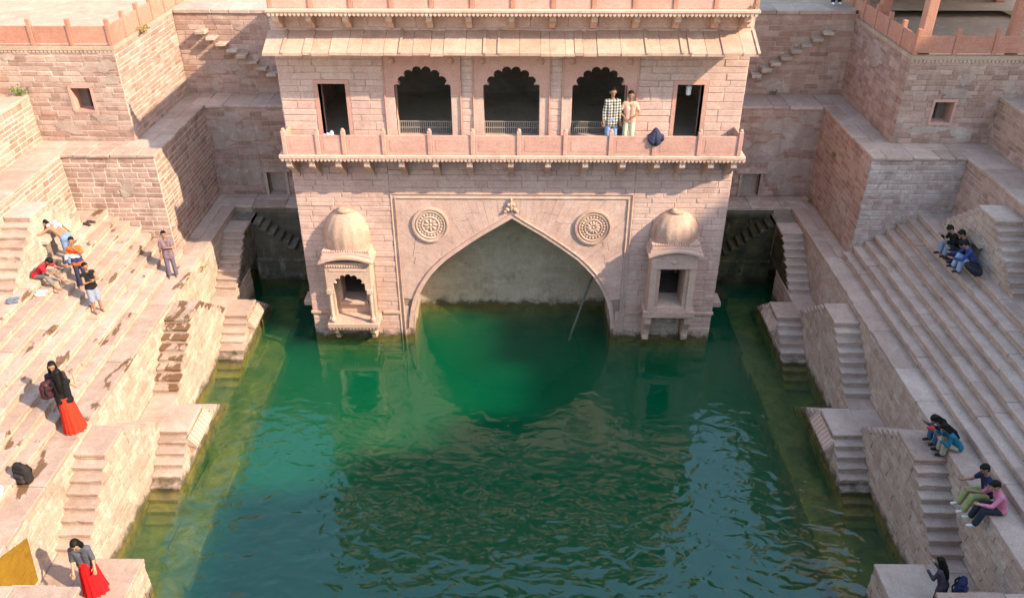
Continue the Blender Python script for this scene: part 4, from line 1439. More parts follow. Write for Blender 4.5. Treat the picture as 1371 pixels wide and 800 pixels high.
def jharokha(xc, left):
    hw, y0 = 0.62, 19.74
    if left:
        base = MB().cbox(xc - .73, xc + .73, y0 - .08, YF + .01, .68, .82, .015)
        root = base.build('projecting_window', M_TRIM, pav)
        d = MB()
        for i in range(15):
            x = xc - .70 + i * .0955
            d.prism([(x, .68), (x + .075, .68), (x + .0375, .60)], lambda a, b, dd: (a, dd, b), y0 - .07, y0 - .01)
        d.build('scallop_trim', M_TRIM, root)
        MB().cbox(xc - .66, xc + .66, y0 - .02, YF + .01, .56, .676, .01).build('sill_base', M_TRIM, root)
        for s in (-1, 1):
            b = MB()
            b.prism([(YF, .56), (y0 + .02, .56), (y0 + .02, .46), (y0 + .14, .34), (y0 + .2, .18), (YF, .05)], lambda a, b_, dd: (dd, a, b_), xc + s * .52 - .06, xc + s * .52 + .06)
            b.build('bracket', M_TRIM, root)
        for s in (-1, 1):
            c = MB()
            x = xc + s * .56
            c.ellipsoid((x, y0 + .02, .92), .085, .085, .10, 10, 6)
            c.tube((x, y0 + .02, .92), (x, y0 + .02, 1.80), .055, .048, 8)
            c.box(x - .075, x + .075, y0 - .05, y0 + .10, 1.79, 1.92)
            c.build('column', M_TRIM, root)
            MB().box(x - .05 * 1, x + .05, y0 + .30, YF + .0, .822, 2.74).build('side_pier', M_TRIM, root)
            MB().box(xc + s * .585, xc + s * .62, y0 + .06, YF, 1.92, 2.74).build('side_panel', M_TRIM, root)
        zs, zt, ztop = 1.90, 2.42, 2.76
        cv = cusp(xc - .44, xc + .44, zs, zt, 7)
        poly = [(xc - hw, zs), (xc - hw, ztop), (xc + hw, ztop), (xc + hw, zs)] + cv[::-1]
        a = MB()
        a.prism(poly, lambda x, z, dd: (x, dd, z), y0 - .02, y0 + .06)
        a.build('cusped_arch', M_TRIM, root)
        MB().cbox(xc - .5, xc + .5, y0 - .035, y0 - .018, 2.50, 2.56, .004).build('moulding', M_TRIM, root)
        beads = MB()
        for i in range(17):
            beads.ellipsoid((xc - .56 + i * .07, y0 - .03, 2.66), .03, .025, .04, 7, 4)
        beads.build('carved_frieze', M_TRIM, root, True)
        # dark opening with its own little sill
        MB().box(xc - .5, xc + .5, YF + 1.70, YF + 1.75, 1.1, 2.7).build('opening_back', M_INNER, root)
        o = MB()
        for s in (-1, 1):
            o.box(xc + s * .34, xc + s * .64, YF - .01, YF + .5, .83, 2.9)
        o.box(xc - .34, xc + .34, YF - .01, YF + .5, 2.20, 2.9)
        o.box(xc - .34, xc + .34, YF - .01, YF + .5, .83, 1.22)
        o.build('inner_wall', M_TRIM, root)
        MB().cbox(xc - .40, xc + .40, YF - .14, YF - .012, 1.16, 1.26, .012).build('inner_sill', M_TRIM, root)
        ze = 2.78
    else:
        base = MB().cbox(xc - .72, xc + .72, y0 - .02, YF + .01, 1.02, 1.24, .018)
        root = base.build('projecting_window', M_TRIM, pav)
        for s in (-1, 1):
            b = MB()
            x = xc + s * .56
            b.prism([(YF, 1.02), (y0 + .06, 1.02), (y0 + .06, .78), (y0 + .2, .5), (y0 + .24, .3), (y0 + .2, .16), (y0 + .28, .1), (YF, .1)], lambda a, b_, dd: (dd, a, b_), x - .09, x + .09)
            b.build('bracket', M_TRIM, root)
        MB().cbox(xc - .44, xc + .44, YF - .05, YF + .02, .12, .90, .012).build('carved_panel', M_SIDE, root)
        pat = MB()
        for i in range(9):
            for j in range(4):
                pat.ellipsoid((xc - .36 + i * .09 + (j % 2) * .03, YF - .05, .26 + j * .15), .035, .018, .05, 6, 4)
        pat.build('carved_relief', M_SIDE, root, True)
        # box window: frame posts, lintel, reveal
        for s in (-1, 1):
            MB().cbox(xc + s * .44, xc + s * .62, y0 + .0, YF + .01, 1.242, 2.62, .012).build('window_jamb', M_TRIM, root)
            MB().cbox(xc + s * .34, xc + s * .44, y0 + .05, YF + .3, 1.30, 2.60, .008).build('inner_jamb', M_TRIM, root)
        MB().cbox(xc - .44, xc + .44, y0 + .04, YF + .3, 1.242, 1.36, .008).build('window_sill', M_TRIM, root)
        MB().cbox(xc - .62, xc + .62, y0 - .015, YF + .01, 2.60, 3.06, .012).build('lintel', M_FAC, root)
        MB().ellipsoid((xc, y0 - .02, 2.82), .09, .02, .07, 10, 5).build('boss', M_TRIM, root, True)
        MB().box(xc - .5, xc + .5, YF + 1.70, YF + 1.75, 1.1, 2.7).build('opening_back', M_INNER, root)
        dd_ = MB()
        for i in range(18):
            dd_.box(xc - .6 + i * .068, xc - .6 + i * .068 + .04, y0 - .015, y0 + .02, 1.20, 1.255)
        dd_.build('dentil_trim', M_TRIM, root)
        ze = 3.02
    bangla(root, xc, .74, y0 - .16, YF, ze, .16, .06, 'curved_eave', M_TRIM)
    bangla(root, xc, .68, y0 - .03, YF, ze + .07, .14, .10, 'eave_band', M_FAC)
    MB().cbox(xc - .66, xc + .66, y0 + .0, YF, ze + .12, ze + .30, .02).build('drum', M_TRIM, root)
    bd = MB()
    for i in range(20):
        bd.ellipsoid((xc - .62 + i * .065, y0 - .0, ze + .33), .025, .025, .03, 7, 4)
    bd.build('bead_row', M_TRIM, root, True)
    dome(root, xc, YF + .0, ze + .29, .60, .50, 4.16 - ze - .29, 7)
    f = MB()
    f.ellipsoid((xc, YF - .12, 4.13), .20, .15, .07, 10, 6)
    f.ellipsoid((xc - .08, YF - .10, 4.18), .1, .08, .05, 10, 6)
    for i in range(9):
        f.ellipsoid((xc - .16 + i * .04, YF - .14 - .08 * math.sin(i * .4), 4.12), .03, .04, .05, 6, 4)
    f.build('finial_stump', M_DOME, root, True)
    return root


jharokha(-4.50, True)
jharokha(4.42, False)
# back of niche pockets behind the jharokha openings
pipe = MB().tube((1.70, 20.60, -0.35), (2.36, 20.98, 1.75), .036, .036, 8)
tag(pipe.build('leaning_pipe', M_STICK), 'thin grey pole leaning in the water under the pointed arch', 'pole')

# ------------------------------------------------------------------ pillared pavilion on the shaded deck, and an unseen tall block shaped to shade that side
pp = thing('pillared_hall', 'open hall of red sandstone pillars on the shaded deck', 'pavilion', (13, 24.5, 7.8))
for (x, y) in ((10.72, 22.12), (13.02, 22.12), (15.3, 22.12), (10.72, 24.9), (10.72, 27.4), (15.3, 27.4)):
    c = MB().cbox(x - .19, x + .19, y - .17, y + .17, 7.80, 8.02, .02)
    c.cbox(x - .14, x + .14, y - .13, y + .13, 8.02, 10.6, .03)
    c.cbox(x - .24, x + .24, y - .22, y + .22, 10.6, 10.8, .02)
    c.build('pillar', M_RED, pp)
MB().box(10.2, 16.2, 21.6, 30, 10.8, 11.1).build('roof_slab', M_PANEL, pp)
MB().box(10.4, 16.0, 21.8, 21.95, 11.1, 12.9).build('shade_parapet', M_PANEL, pp)
MB().box(10.4, 10.55, 21.96, 30, 11.1, 12.9).build('shade_parapet', M_PANEL, pp)  # out of view, made tall so its shadow reaches the back wall
MB().box(10.9, 16.0, 27.75, 28.0, 7.81, 10.8).build('rear_wall', M_INNER, pp)

tb = thing('unseen_shade_house', 'unseen tall house shaped to cast shade over the terrace', 'house', (46, -8, 8))
for ya, yb, zt in ((0.5, 17, 30.0), (-2.5, .5, 29.3), (-5.0, -2.5, 30.8), (-7.5, -5.0, 32.6), (-48, -7.5, 34.4)):  # roof heights stepped to shape the shadow edge on the water
    MB().box(40.0, 54, ya, yb - .01, 7.9, zt).build('wall', M_FAC, tb)
    MB().box(39.8, 54.2, ya - .1, yb + .09, zt + .001, zt + .2).build('roof', M_TRIM, tb)
for fl in range(6):
    for i in range(15):
        y = -45 + i * 4.2
        MB().box(39.94, 39.999, y - .6, y + .6, 9.6 + fl * 3.4, 11.6 + fl * 3.4).build('window', M_INNER, tb)


# ================================================================== PEOPLE AND SMALL THINGS
def remeshed(mb, voxel, name, mat, smooth_it=2):
    me = mb.mesh(name + '_src')
    o = bpy.data.objects.new(name + '_src', me)
    COL.objects.link(o)
    r = o.modifiers.new('r', 'REMESH')
    r.mode = 'VOXEL'
    r.voxel_size = voxel
    r.use_smooth_shade = True
    sm = o.modifiers.new('s', 'SMOOTH')
    sm.factor = 0.5
    sm.iterations = smooth_it
    dg = bpy.context.evaluated_depsgraph_get()
    out = bpy.data.meshes.new_from_object(o.evaluated_get(dg))
    bpy.data.objects.remove(o)
    bpy.data.meshes.remove(me)
    out.name = name
    out.materials.clear()
    out.materials.append(mat)
    for p in out.polygons:
        p.use_smooth = True
    return out


def join_extra(me, mb):
    """append small solids (fingers, nose, ears) to a remeshed body"""
    bm = bmesh.new()
    bm.from_mesh(me)
    vs = [bm.verts.new(p) for p in mb.v]
    for f in mb.f:
        try:
            nf = bm.faces.new([vs[i] for i in f])
            nf.smooth = True
        except ValueError:
            pass
    bmesh.ops.recalc_face_normals(bm, faces=bm.faces)
    bm.to_mesh(me)
    bm.free()


CM = {}


def cloth(col, var=0.12):
    key = tuple(round(c, 3) for c in col)
    if key not in CM:
        CM[key] = flat_mat('cloth_%d' % len(CM), col, 0.85, var, 9, weave=0.9)
    return CM[key]


V = Vector


def person(label, pos, face, pose, h=1.65, skin=M_SKIN, top=None, sleeve='short', bottom=None, btype='trousers', hair='short',
           shoes=None, group=None, lean=0.0, head=(0.0, 0.0), arms=None, legs=None, topmat=None, hem=0.0):
    """face: heading in degrees (0 looks along +Y, 90 along -X). All local measures are for a 1.7 m body."""
    k = h / 1.7 * (0.93 if pose == 'stand' else 0.87)
    if pose == 'stand':
        hip = V((0, 0, .90))
        L = legs or [((-.10, .02, .48), (-.11, -.01, .07)), ((.10, .02, .48), (.11, .01, .07))]
    elif pose == 'sit':
        hip = V((0, 0, .11))
        L = legs or [((-.13, .42, .22), (-.12, .40, -.18)), ((.13, .42, .22), (.12, .44, -.18))]
    T = V((0, math.sin(lean), math.cos(lean)))
    chest, neck = hip + T * .32, hip + T * .54
    sh = [hip + T * .475 + V((sx * .158, 0, 0)) for sx in (-1, 1)]
    hl = lean + head[0]
    Hd = V((math.sin(head[1]), math.sin(hl) * math.cos(head[1]), math.cos(hl)))
    hc = neck + Hd * .17
    if arms is None:
        arms = [((-.05, .02, -.28), (-.06, .10, -.50)), ((.05, .02, -.28), (.06, .10, -.50))]
    A = []
    for i in (0, 1):
        A.append((sh[i], sh[i] + V(arms[i][0]), sh[i] + V(arms[i][1])))
    LG = []
    for i, sx in enumerate((-1, 1)):
        hp = hip + V((sx * .085, 0, -.03))
        LG.append((hp, V(L[i][0]), V(L[i][1])))
    body = MB()

    def torso(mb, g_):
        for sx in (-1, 1):
            mb.capsule(hip + V((sx * .065, 0, 0)), chest + V((sx * .075, 0, 0)), .082 + g_, .086 + g_)
            mb.capsule(chest + V((sx * .075, 0, 0)), sh[0 if sx < 0 else 1] * .72 + (hip + T * .475) * .28, .086 + g_, .062 + g_)
        mb.capsule(sh[0], sh[1], .054 + g_, .054 + g_)

    def pelvis(mb, g_):
        mb.capsule(hip + V((-.07, -.01, -.01)), hip + V((.07, -.01, -.01)), .094 + g_, .094 + g_)

    def leg(mb, i, g_, end=1.0, flare=0.0):
        a, b, c = LG[i]
        mb.capsule(a, b, .076 + g_, .052 + g_)
        c2 = b + (c - b) * end
        mb.capsule(b, c2, .055 + g_, .055 + (.038 - .055) * end + g_ + flare)

    torso(body, 0)
    pelvis(body, 0)
    for i in (0, 1):
        leg(body, i, 0)
        a, b, c = A[i]
        body.capsule(a, b, .047, .038)
        body.capsule(b, c, .038, .027)
        ft = LG[i][2]
        fd = V((0.02 * (-1, 1)[i], 1, 0)).normalized()
        body.capsule(ft + V((0, -.03, -.03)), ft + fd * .15 + V((0, 0, -.045)), .036, .028)
        hd = (c - b).normalized()
        body.capsule(c, c + hd * .07, .030, .033)
    body.capsule(neck - T * .05, neck + Hd * .10, .052, .048)
    # head: skull plus jaw
    fwd = V((0, math.cos(hl), -math.sin(hl)))
    body.capsule(hc + Hd * .035 - fwd * .012, hc + Hd * .03 + fwd * .015, .088, .086)
    body.capsule(hc - Hd * .045 + fwd * .035, hc + Hd * .02, .055, .078)
    me = remeshed(body, .017, 'person', skin)
    ex = MB()
    ex.capsule(hc + fwd * .098 + Hd * .01, hc + fwd * .108 - Hd * .025, .008, .013, 6, 2)
    rt = fwd.cross(Hd)
    for sx in (-1, 1):
        ex.capsule(hc + rt * (sx * .086) + Hd * .015, hc + rt * (sx * .086) - Hd * .02, .014, .010, 6, 2)
    for i in (0, 1):
        b, c = A[i][1], A[i][2]
        hd = (c - b).normalized()
        side = hd.cross(V((0, 0, 1)))
        if side.length < .2:
            side = V((1, 0, 0))
        side.normalize()
        nrm = side.cross(hd)
        for j in range(4):
            o_ = c + hd * .085 + side * ((j - 1.5) * .018)
            ln_ = (.062, .072, .068, .052)[j]
            m1 = o_ + hd * ln_ * .55 + nrm * .006
            ex.capsule(o_, m1, .0095, .0085, 6, 2)
            ex.capsule(m1, m1 + hd * ln_ * .4 + nrm * .022, .0085, .0065, 6, 2)
        th0 = c + hd * .02 + side * .028
        th1 = th0 + (hd * .6 + side * .8).normalized() * .04
        ex.capsule(th0, th1, .012, .010, 6, 2)
        ex.capsule(th1, th1 + hd * .03, .010, .008, 6, 2)
    join_extra(me, ex)
    root = bpy.data.objects.new('person', me)
    COL.objects.link(root)
    root.location = pos
    root.rotation_euler = (0, 0, R(face))
    root.scale = (k, k, k)
    tag(root, label, 'person', group)

    def child(name, m):
        o = bpy.data.objects.new(name, m)
        COL.objects.link(o)
        o.parent = root
        return o
    # hair
    hb = MB()
    hb.capsule(hc + Hd * .058 - fwd * .03, hc + Hd * .052 + fwd * .012, .090, .086)
    hb.capsule(hc - fwd * .05 + Hd * .03, hc - fwd * .045 - Hd * .03, .076, .060)
    if hair == 'long':
        bk = hip + T * .50 - V((0, .095, 0))
        hb.capsule(hc - fwd * .05, bk, .080, .075)
        hb.capsule(bk, hip + T * .30 - V((0, .125, 0)), .078, .045)
        for sx in (-1, 1):
            hb.capsule(hc + rt * (sx * .075) + Hd * .02, neck + rt * (sx * .085), .032, .035)
    if hair == 'bun':
        hb.capsule(hc + Hd * .14 - fwd * .03, hc + Hd * .16 - fwd * .03, .045, .04)
    hmesh = remeshed(hb, .015, 'hair', M_HAIR, 1)
    # trim the fringe: drop hair vertices in front of the face
    bm = bmesh.new()
    bm.from_mesh(hmesh)
    kill = [v for v in bm.verts if (v.co - hc).dot(fwd) > .062 and (v.co - hc).dot(Hd) < .075]
    bmesh.ops.delete(bm, geom=kill, context='VERTS')
    bm.to_mesh(hmesh)
    bm.free()
    if hair != 'none':
        child('hair', hmesh)
    for sx in (-1, 1):
        e = MB().ellipsoid(tuple(hc + fwd * .086 + rt * (sx * .034) + Hd * .012), .013, .010, .007, 8, 5)
        child('eye', e.mesh('eye', M_EYE, True))
    if top is not None or topmat is not None:
        tm = topmat or cloth(top)
        s_ = MB()
        torso(s_, .018)
        s_.capsule(hip + V((-.07, -.01, .0 - hem)), hip + V((.07, -.01, .0 - hem)), .122, .122)
        if hem:
            s_.capsule(hip + V((-.07, -.01, .0)), hip + V((-.07, -.01, -hem)), .118, .125)
            s_.capsule(hip + V((.07, -.01, .0)), hip + V((.07, -.01, -hem)), .118, .125)
        for i in (0, 1):
            a, b, c = A[i]
            if sleeve == 'long':
                s_.capsule(a, b, .060, .050)
                s_.capsule(b, b + (c - b) * .92, .050, .040)
            elif sleeve == 'half':
                s_.capsule(a, b, .066, .056)
            elif sleeve == 'short':
                s_.capsule(a, a + (b - a) * .62, .068, .062)
        child('shirt', remeshed(s_, .018, 'shirt', tm))
    if bottom is not None:
        bmats = cloth(bottom)
        if btype in ('trousers', 'shorts', 'capri'):
            t_ = MB()
            pelvis(t_, .022)
            for i in (0, 1):
                a, b, c = LG[i]
                if btype == 'shorts':
                    t_.capsule(a, a + (b - a) * 1.05, .104, .092)
                elif btype == 'capri':
                    leg(t_, i, .022, .55, .01)
                else:
                    leg(t_, i, .022, .93, .012)
            child(btype if btype != 'capri' else 'trousers', remeshed(t_, .018, 'trousers', bmats))
        elif btype == 'skirt':
            m = MB()
            n, kk = 48, 12
            vs, fs = [], []
            z0, z1 = hip.z + .10, .02
            for q in range(kk + 1):
                t = q / kk
                r = .122 + .05 * min(1, t * 3.5) + .085 * t ** 1.5
                for i in range(n):
                    a = 2 * math.pi * i / n
                    fr = 1 + .11 * t ** .7 * math.sin(13 * a + 1.3 * math.sin(3 * a)) + .03 * t * math.sin(5 * a)
                    vs.append((r * fr * math.cos(a) * 1.0, r * fr * math.sin(a) * .92 - .02 * t, z0 + (z1 - z0) * t + .012 * math.sin(4 * a) * t))
            for q in range(kk):
                for i in range(n):
                    fs.append((q * n + i, q * n + (i + 1) % n, (q + 1) * n + (i + 1) % n, (q + 1) * n + i))
            m.add(vs, fs)
            child('skirt', m.mesh('skirt', bmats, True))
    if shoes is not None:
        for i in (0, 1):
            ft = LG[i][2]
            q = MB()
            q.capsule(ft + V((0, -.035, -.025)), ft + V((0.01 * (-1, 1)[i], .15, -.038)), .046, .038)
            child('shoe', remeshed(q, .014, 'shoe', cloth(shoes), 1))
    return root


def check_mat():
    m, nt, bs, new, link = nmat('checked_shirt')
    tc = new('ShaderNodeTexCoord')
    sep = new('ShaderNodeSeparateXYZ')
    link(tc.outputs['Object'], sep.inputs[0])
    f = lambda o: math_n(nt, 'GREATER_THAN', math_n(nt, 'FRACT', math_n(nt, 'MULTIPLY', o, 13.0)), 0.5)
    a, b = f(sep.outputs[0]), f(sep.outputs[2])
    c = ramp(nt, math_n(nt, 'MULTIPLY', math_n(nt, 'ADD', a, b), 0.5), [(0.0, (0.62, 0.56, 0.44)), (0.5, (0.20, 0.18, 0.16)), (1.0, (0.03, 0.03, 0.035))])
    link(c, bs.inputs['Base Color'])
    bs.inputs['Roughness'].default_value = 0.85
    return m


def band_mat(name, bands):
    """cloth in horizontal bands by height of the wearer"""
    m, nt, bs, new, link = nmat(name)
    tc = new('ShaderNodeTexCoord')
    sep = new('ShaderNodeSeparateXYZ')
    link(tc.outputs['Object'], sep.inputs[0])
    c = ramp(nt, math_n(nt, 'MULTIPLY', sep.outputs[2], 0.5), bands)
    for n in nt.nodes:
        if n.type == 'VALTORGB':
            n.color_ramp.interpolation = 'CONSTANT'
    link(c, bs.inputs['Base Color'])
    bs.inputs['Roughness'].default_value = 0.8
    return m


M_CHECK = check_mat()
M_ORANGE = band_mat('colour_block_jacket', [(0.0, (0.62, 0.10, 0.015)), (0.455, (0.03, 0.03, 0.10)), (0.535, (0.72, 0.70, 0.66)), (0.605, (0.72, 0.11, 0.012))])

tier_z = lambda k: ZT + k * TR + 0.004
fold = [((-.05, .10, -.24), (.12, .22, -.16)), ((.05, .10, -.24), (-.12, .24, -.18))]
down = [((-.06, .02, -.28), (-.07, .08, -.52)), ((.06, .02, -.28), (.07, .08, -.52))]
phone = [((-.06, .06, -.26), (-.03, .27, -.10)), ((.06, .06, -.26), (.02, .27, -.10))]
faceh = [((-.06, .02, -.28), (-.07, .08, -.50)), ((.08, .12, -.22), (-.04, .20, .06))]
knee = [((-.06, .16, -.24), (-.02, .40, -.22)), ((.06, .16, -.24), (.02, .40, -.22))]

GL = 'bathers gathered by the niche'
person('boy standing alone in patterned mauve shirt and grey trousers, arms folded', (-9.26, 19.62, tier_z(0)), 200, 'stand', 1.45, top=(0.20, 0.13, 0.15), bottom=(0.13, 0.11, 0.16), hem=.12, arms=[((-.05, .10, -.24), (.12, .22, -.16)), ((.06, .02, -.28), (.06, .06, -.5))])
person('boy in orange jacket with white and navy bands, holding hands to his face', (-10.56, 17.62, tier_z(5)), 195, 'stand', 1.42, topmat=M_ORANGE, sleeve='long', bottom=(0.03, 0.03, 0.07), arms=[((-.10, .12, -.2), (.06, .22, .06)), ((.10, .06, -.26), (.10, .18, -.42))], group=GL, hem=.05)
person('barefoot boy in black T-shirt and grey shorts, hands at his chin', (-10.04, 17.0, tier_z(3)), 230, 'stand', 1.42, top=(0.008, 0.007, 0.007), sleeve='none', bottom=(0.26, 0.28, 0.36), btype='shorts', arms=fold, group=GL)
person('seated person in red T-shirt and grey trousers with white socks, bent forward', (-11.33, 17.15, tier_z(8)), 262, 'sit', 1.55, top=(0.55, 0.015, 0.03), bottom=(0.18, 0.165, 0.15), btype='capri', lean=.75, head=(.35, 0), arms=[((-.05, .22, -.18), (.02, .42, -.16)), ((.05, .22, -.18), (-.02, .42, -.18))], legs=[((-.16, .40, .16), (-.2, .62, -.16)), ((.16, .40, .16), (.16, .64, -.24))], shoes=None, group=GL)
person('shirtless person in blue jeans leaning over against the niche wall', (-11.0, 18.16, tier_z(7)), 70, 'stand', 1.5, skin=M_SKIN, bottom=(0.16, 0.24, 0.42), lean=.95, head=(.5, 0), arms=[((-.22, .10, -.1), (-.40, .12, -.05)), ((.22, .08, -.16), (.34, .06, -.36))], group=GL)
person('woman in black top and long orange skirt turning away on the sunlit steps', (-9.05, 13.28, tier_z(0)), 20, 'stand', 1.56, skin=M_SKIN2, top=(0.008, 0.007, 0.007), sleeve='none', bottom=(0.62, 0.035, 0.012), btype='skirt', hair='long', arms=[((-.10, .06, -.22), (.04, .22, -.14)), ((.14, .06, -.24), (.10, .26, -.06))], lean=.12)
person('dark haired friend hidden behind the woman in the orange skirt', (-9.28, 13.56, tier_z(0)), 200, 'stand', 1.58, skin=M_SKIN, top=(0.03, 0.02, 0.02), sleeve='half', bottom=(0.03, 0.03, 0.05), hair='long', arms=phone)
person('woman in grey top and bright red skirt standing on the low landing', (-7.72, 10.36, ZM + .004), 190, 'stand', 1.58, skin=M_SKIN2, top=(0.09, 0.09, 0.11), sleeve='half', bottom=(0.78, 0.008, 0.012), btype='skirt', hair='long', lean=.10, head=(.35, 0), arms=[((-.05, .03, -.27), (-.06, .12, -.46)), ((.05, .02, -.28), (.04, .16, -.48))])
person('man in black and white checked shirt and jeans on the balcony', (2.48, 19.98, ZB + .004), 186, 'stand', 1.68, topmat=M_CHECK, sleeve='long', bottom=(0.20, 0.30, 0.50), arms=down, hem=.14)
person('older man in peach T-shirt and pale wrap, hands clasped on the balcony', (2.93, 20.02, ZB + .004), 172, 'stand', 1.58, top=(0.70, 0.36, 0.26), sleeve='short', bottom=(0.62, 0.60, 0.42), hair='short', arms=[((-.12, .04, -.24), (.06, .2, -.36)), ((.14, .04, -.24), (-.04, .2, -.36))])
GR = 'friends sitting by the shaded niche'
person('seated person in black hoodie with hair in a bun, blue jeans, reading', (11.25, 18.72, tier_z(8) - .0), 95, 'sit', 1.6, skin=M_SKIN2, top=(0.008, 0.007, 0.007), sleeve='long', bottom=(0.20, 0.28, 0.40), hair='bun', lean=.4, head=(.4, 0), arms=phone, legs=[((-.13, .36, .20), (-.12, .34, -.10)), ((.13, .36, .20), (.12, .38, -.10))], shoes=(.03, .02, .02), group=GR)
person('seated man in black shirt and short black hair behind the one in blue', (11.35, 18.32, tier_z(8)), 80, 'sit', 1.65, top=(0.008, 0.007, 0.007), sleeve='long', bottom=(0.02, 0.02, 0.03), lean=.35, head=(.35, 0), arms=knee, legs=[((-.13, .38, .22), (-.12, .36, -.10)), ((.13, .38, .22), (.12, .40, -.10))], shoes=(.03, .03, .03), group=GR)
person('seated man in navy shirt and light blue jeans beside a black backpack', (11.32, 17.86, tier_z(8)), 78, 'sit', 1.68, top=(0.035, 0.05, 0.16), sleeve='long', bottom=(0.28, 0.40, 0.55), lean=.55, head=(.5, 0), arms=knee, legs=[((-.16, .40, .24), (-.14, .38, -.10)), ((.16, .40, .24), (.16, .46, -.10))], shoes=(.02, .025, .06), group=GR)
GG = 'girls sitting on the stair landing'
person('seated girl in grey top with black hair, reaching forward over blue jeans', (9.02, 13.22, ZT + .004), 100, 'sit', 1.55, skin=M_SKIN, top=(0.22, 0.20, 0.22), sleeve='long', bottom=(0.04, 0.10, 0.22), hair='long', lean=.65, head=(.35, 0), arms=phone, legs=[((-.12, .36, .24), (-.1, .34, -.10)), ((.12, .36, .24), (.1, .36, -.10))], shoes=(.02, .02, .02), group=GG)
person('seated girl in teal jacket with long black hair over her shoulders', (9.06, 12.82, ZT + .004), 85, 'sit', 1.58, skin=M_SKIN2, top=(0.012, 0.13, 0.19), sleeve='long', bottom=(0.36, 0.31, 0.24), hair='long', lean=.6, head=(.3, 0), arms=phone, legs=[((-.12, .36, .22), (-.1, .34, -.10)), ((.12, .36, .22), (.1, .36, -.10))], shoes=(.015, .012, .012), group=GG)
GB = 'boys dangling their legs over the terrace edge'
dang = [((-.12, .40, .08), (-.14, .50, -.30)), ((.12, .40, .08), (.12, .48, -.32))]
person('boy in navy T-shirt with blue print and olive green trousers, legs dangling', (9.05, 11.52, ZT + .004), 92, 'sit', 1.62, top=(0.015, 0.02, 0.06), sleeve='short', bottom=(0.30, 0.33, 0.13), lean=.3, head=(.2, .2), arms=knee, legs=dang, shoes=(.62, .60, .56), group=GB)
person('boy in pink shirt and black trousers resting his chin on his hand', (9.10, 11.12, ZT + .004), 86, 'sit', 1.62, skin=M_SKIN2, top=(0.60, 0.20, 0.30), sleeve='long', bottom=(0.02, 0.03, 0.04), lean=.35, head=(.3, 0), arms=[((-.05, .16, -.24), (.0, .38, -.24)), ((.06, .18, -.2), (-.06, .22, .02))], legs=dang, shoes=(.60, .58, .55), group=GB)
person('long haired person in mauve shawl looking at a phone on the low landing', (7.86, 10.12, ZM + .004), 40, 'stand', 1.28, skin=M_SKIN2, top=(0.06, 0.045, 0.06), sleeve='long', bottom=(0.05, 0.04, 0.05), hair='long', lean=.3, head=(.2, 0), arms=phone, hem=.2)
person('bystander in black trousers and white shoes on the far coping', (10.05, 27.0, ZG + .012), 180, 'stand', 1.7, top=(0.03, 0.03, 0.04), bottom=(0.015, 0.015, 0.02), shoes=(.7, .68, .66))


def backpack(label, pos, rot, col, trim, sc=1.0, tilt=0.0):
    b = MB()
    b.capsule((-.11, 0, .12), (-.11, 0, .32), .10, .085)
    b.capsule((.11, 0, .12), (.11, 0, .32), .10, .085)
    b.capsule((-.08, 0, .40), (.08, 0, .40), .07, .07)
    b.capsule((-.11, .0, .12), (.11, .0, .12), .10, .10)
    b.capsule((-.10, 0, .30), (.10, 0, .30), .095, .095)
    root = link_obj('backpack', remeshed(b, .016, 'backpack', cloth(col), 2))
    root.matrix_basis = Matrix.Translation(pos) @ Matrix.Rotation(R(rot), 4, 'Z') @ Matrix.Rotation(tilt, 4, 'X') @ Matrix.Scale(sc, 4)
    tag(root, label, 'backpack')

    def child(n, mb, m, vox=.014):
        o = bpy.data.objects.new(n, remeshed(mb, vox, n, m, 1))
        COL.objects.link(o)
        o.parent = root
    p = MB()
    p.capsule((-.08, .09, .13), (.08, .09, .13), .06, .06)
    p.capsule((-.07, .09, .22), (.07, .09, .22), .05, .05)
    child('front_pocket', p, cloth(trim))
    for sx in (-1, 1):
        q = MB()
        q.capsule((sx * .08, -.08, .40), (sx * .10, -.13, .25), .02, .02)
        q.capsule((sx * .10, -.13, .25), (sx * .09, -.08, .06), .02, .014)
        child('strap', q, cloth((.015, .015, .016)))
    hdl = MB().capsule((-.04, -.02, .47), (.04, -.02, .47), .014, .014)
    child('handle', hdl, cloth((.015, .015, .016)))
    return root


backpack('black backpack standing alone on the sunlit steps', (-9.30, 11.72, tier_z(0)), 160, (.022, .018, .018), (.035, .03, .03), 1.0)
backpack('black backpack lying on the shaded step beside the seated friends', (11.30, 17.38, tier_z(8) + .10), 70, (.014, .014, .018), (.03, .025, .035), .95, R(-70))
backpack('maroon and navy backpack carried by the woman in the orange skirt', (-9.30, 13.30, tier_z(0) + .80), 40, (.05, .012, .02), (.32, .02, .05), .95)
backpack('navy backpack on the back of the person in the shawl', (8.07, 9.97, ZM + .55), 230, (.012, .018, .06), (.02, .03, .09), .9)


def shoe_pair(label, pos, rot, col, name='sandal'):
    for i, sx in enumerate((-1, 1)):
        s_ = MB()
        s_.capsule((0, -.09, .022), (0, .10, .020), .036, .045)
        s_.capsule((-.035, .06, .03), (.035, .06, .03), .030, .030)
        o = link_obj(name, remeshed(s_, .013, name, cloth(col), 1))
        a = R(rot + sx * 9)
        o.matrix_basis = Matrix.Translation((pos[0] + sx * .075 * math.cos(R(rot)), pos[1] + sx * .075 * math.sin(R(rot)), pos[2])) @ Matrix.Rotation(a, 4, 'Z')
        tag(o, label, 'footwear', label)


shoe_pair('grey slipper of a pair left on the top sunlit step', (-11.36, 16.05, tier_z(8)), 110, (.13, .15, .2), 'slipper')
shoe_pair('white shoe of a pair left near the person in red', (-11.06, 16.66, tier_z(7)), 100, (.72, .70, .64), 'shoe')
shoe_pair('dark sandal of a pair by the sunlit bastion wall', (-11.36, 20.0, tier_z(8)), 70, (.06, .04, .03), 'sandal')


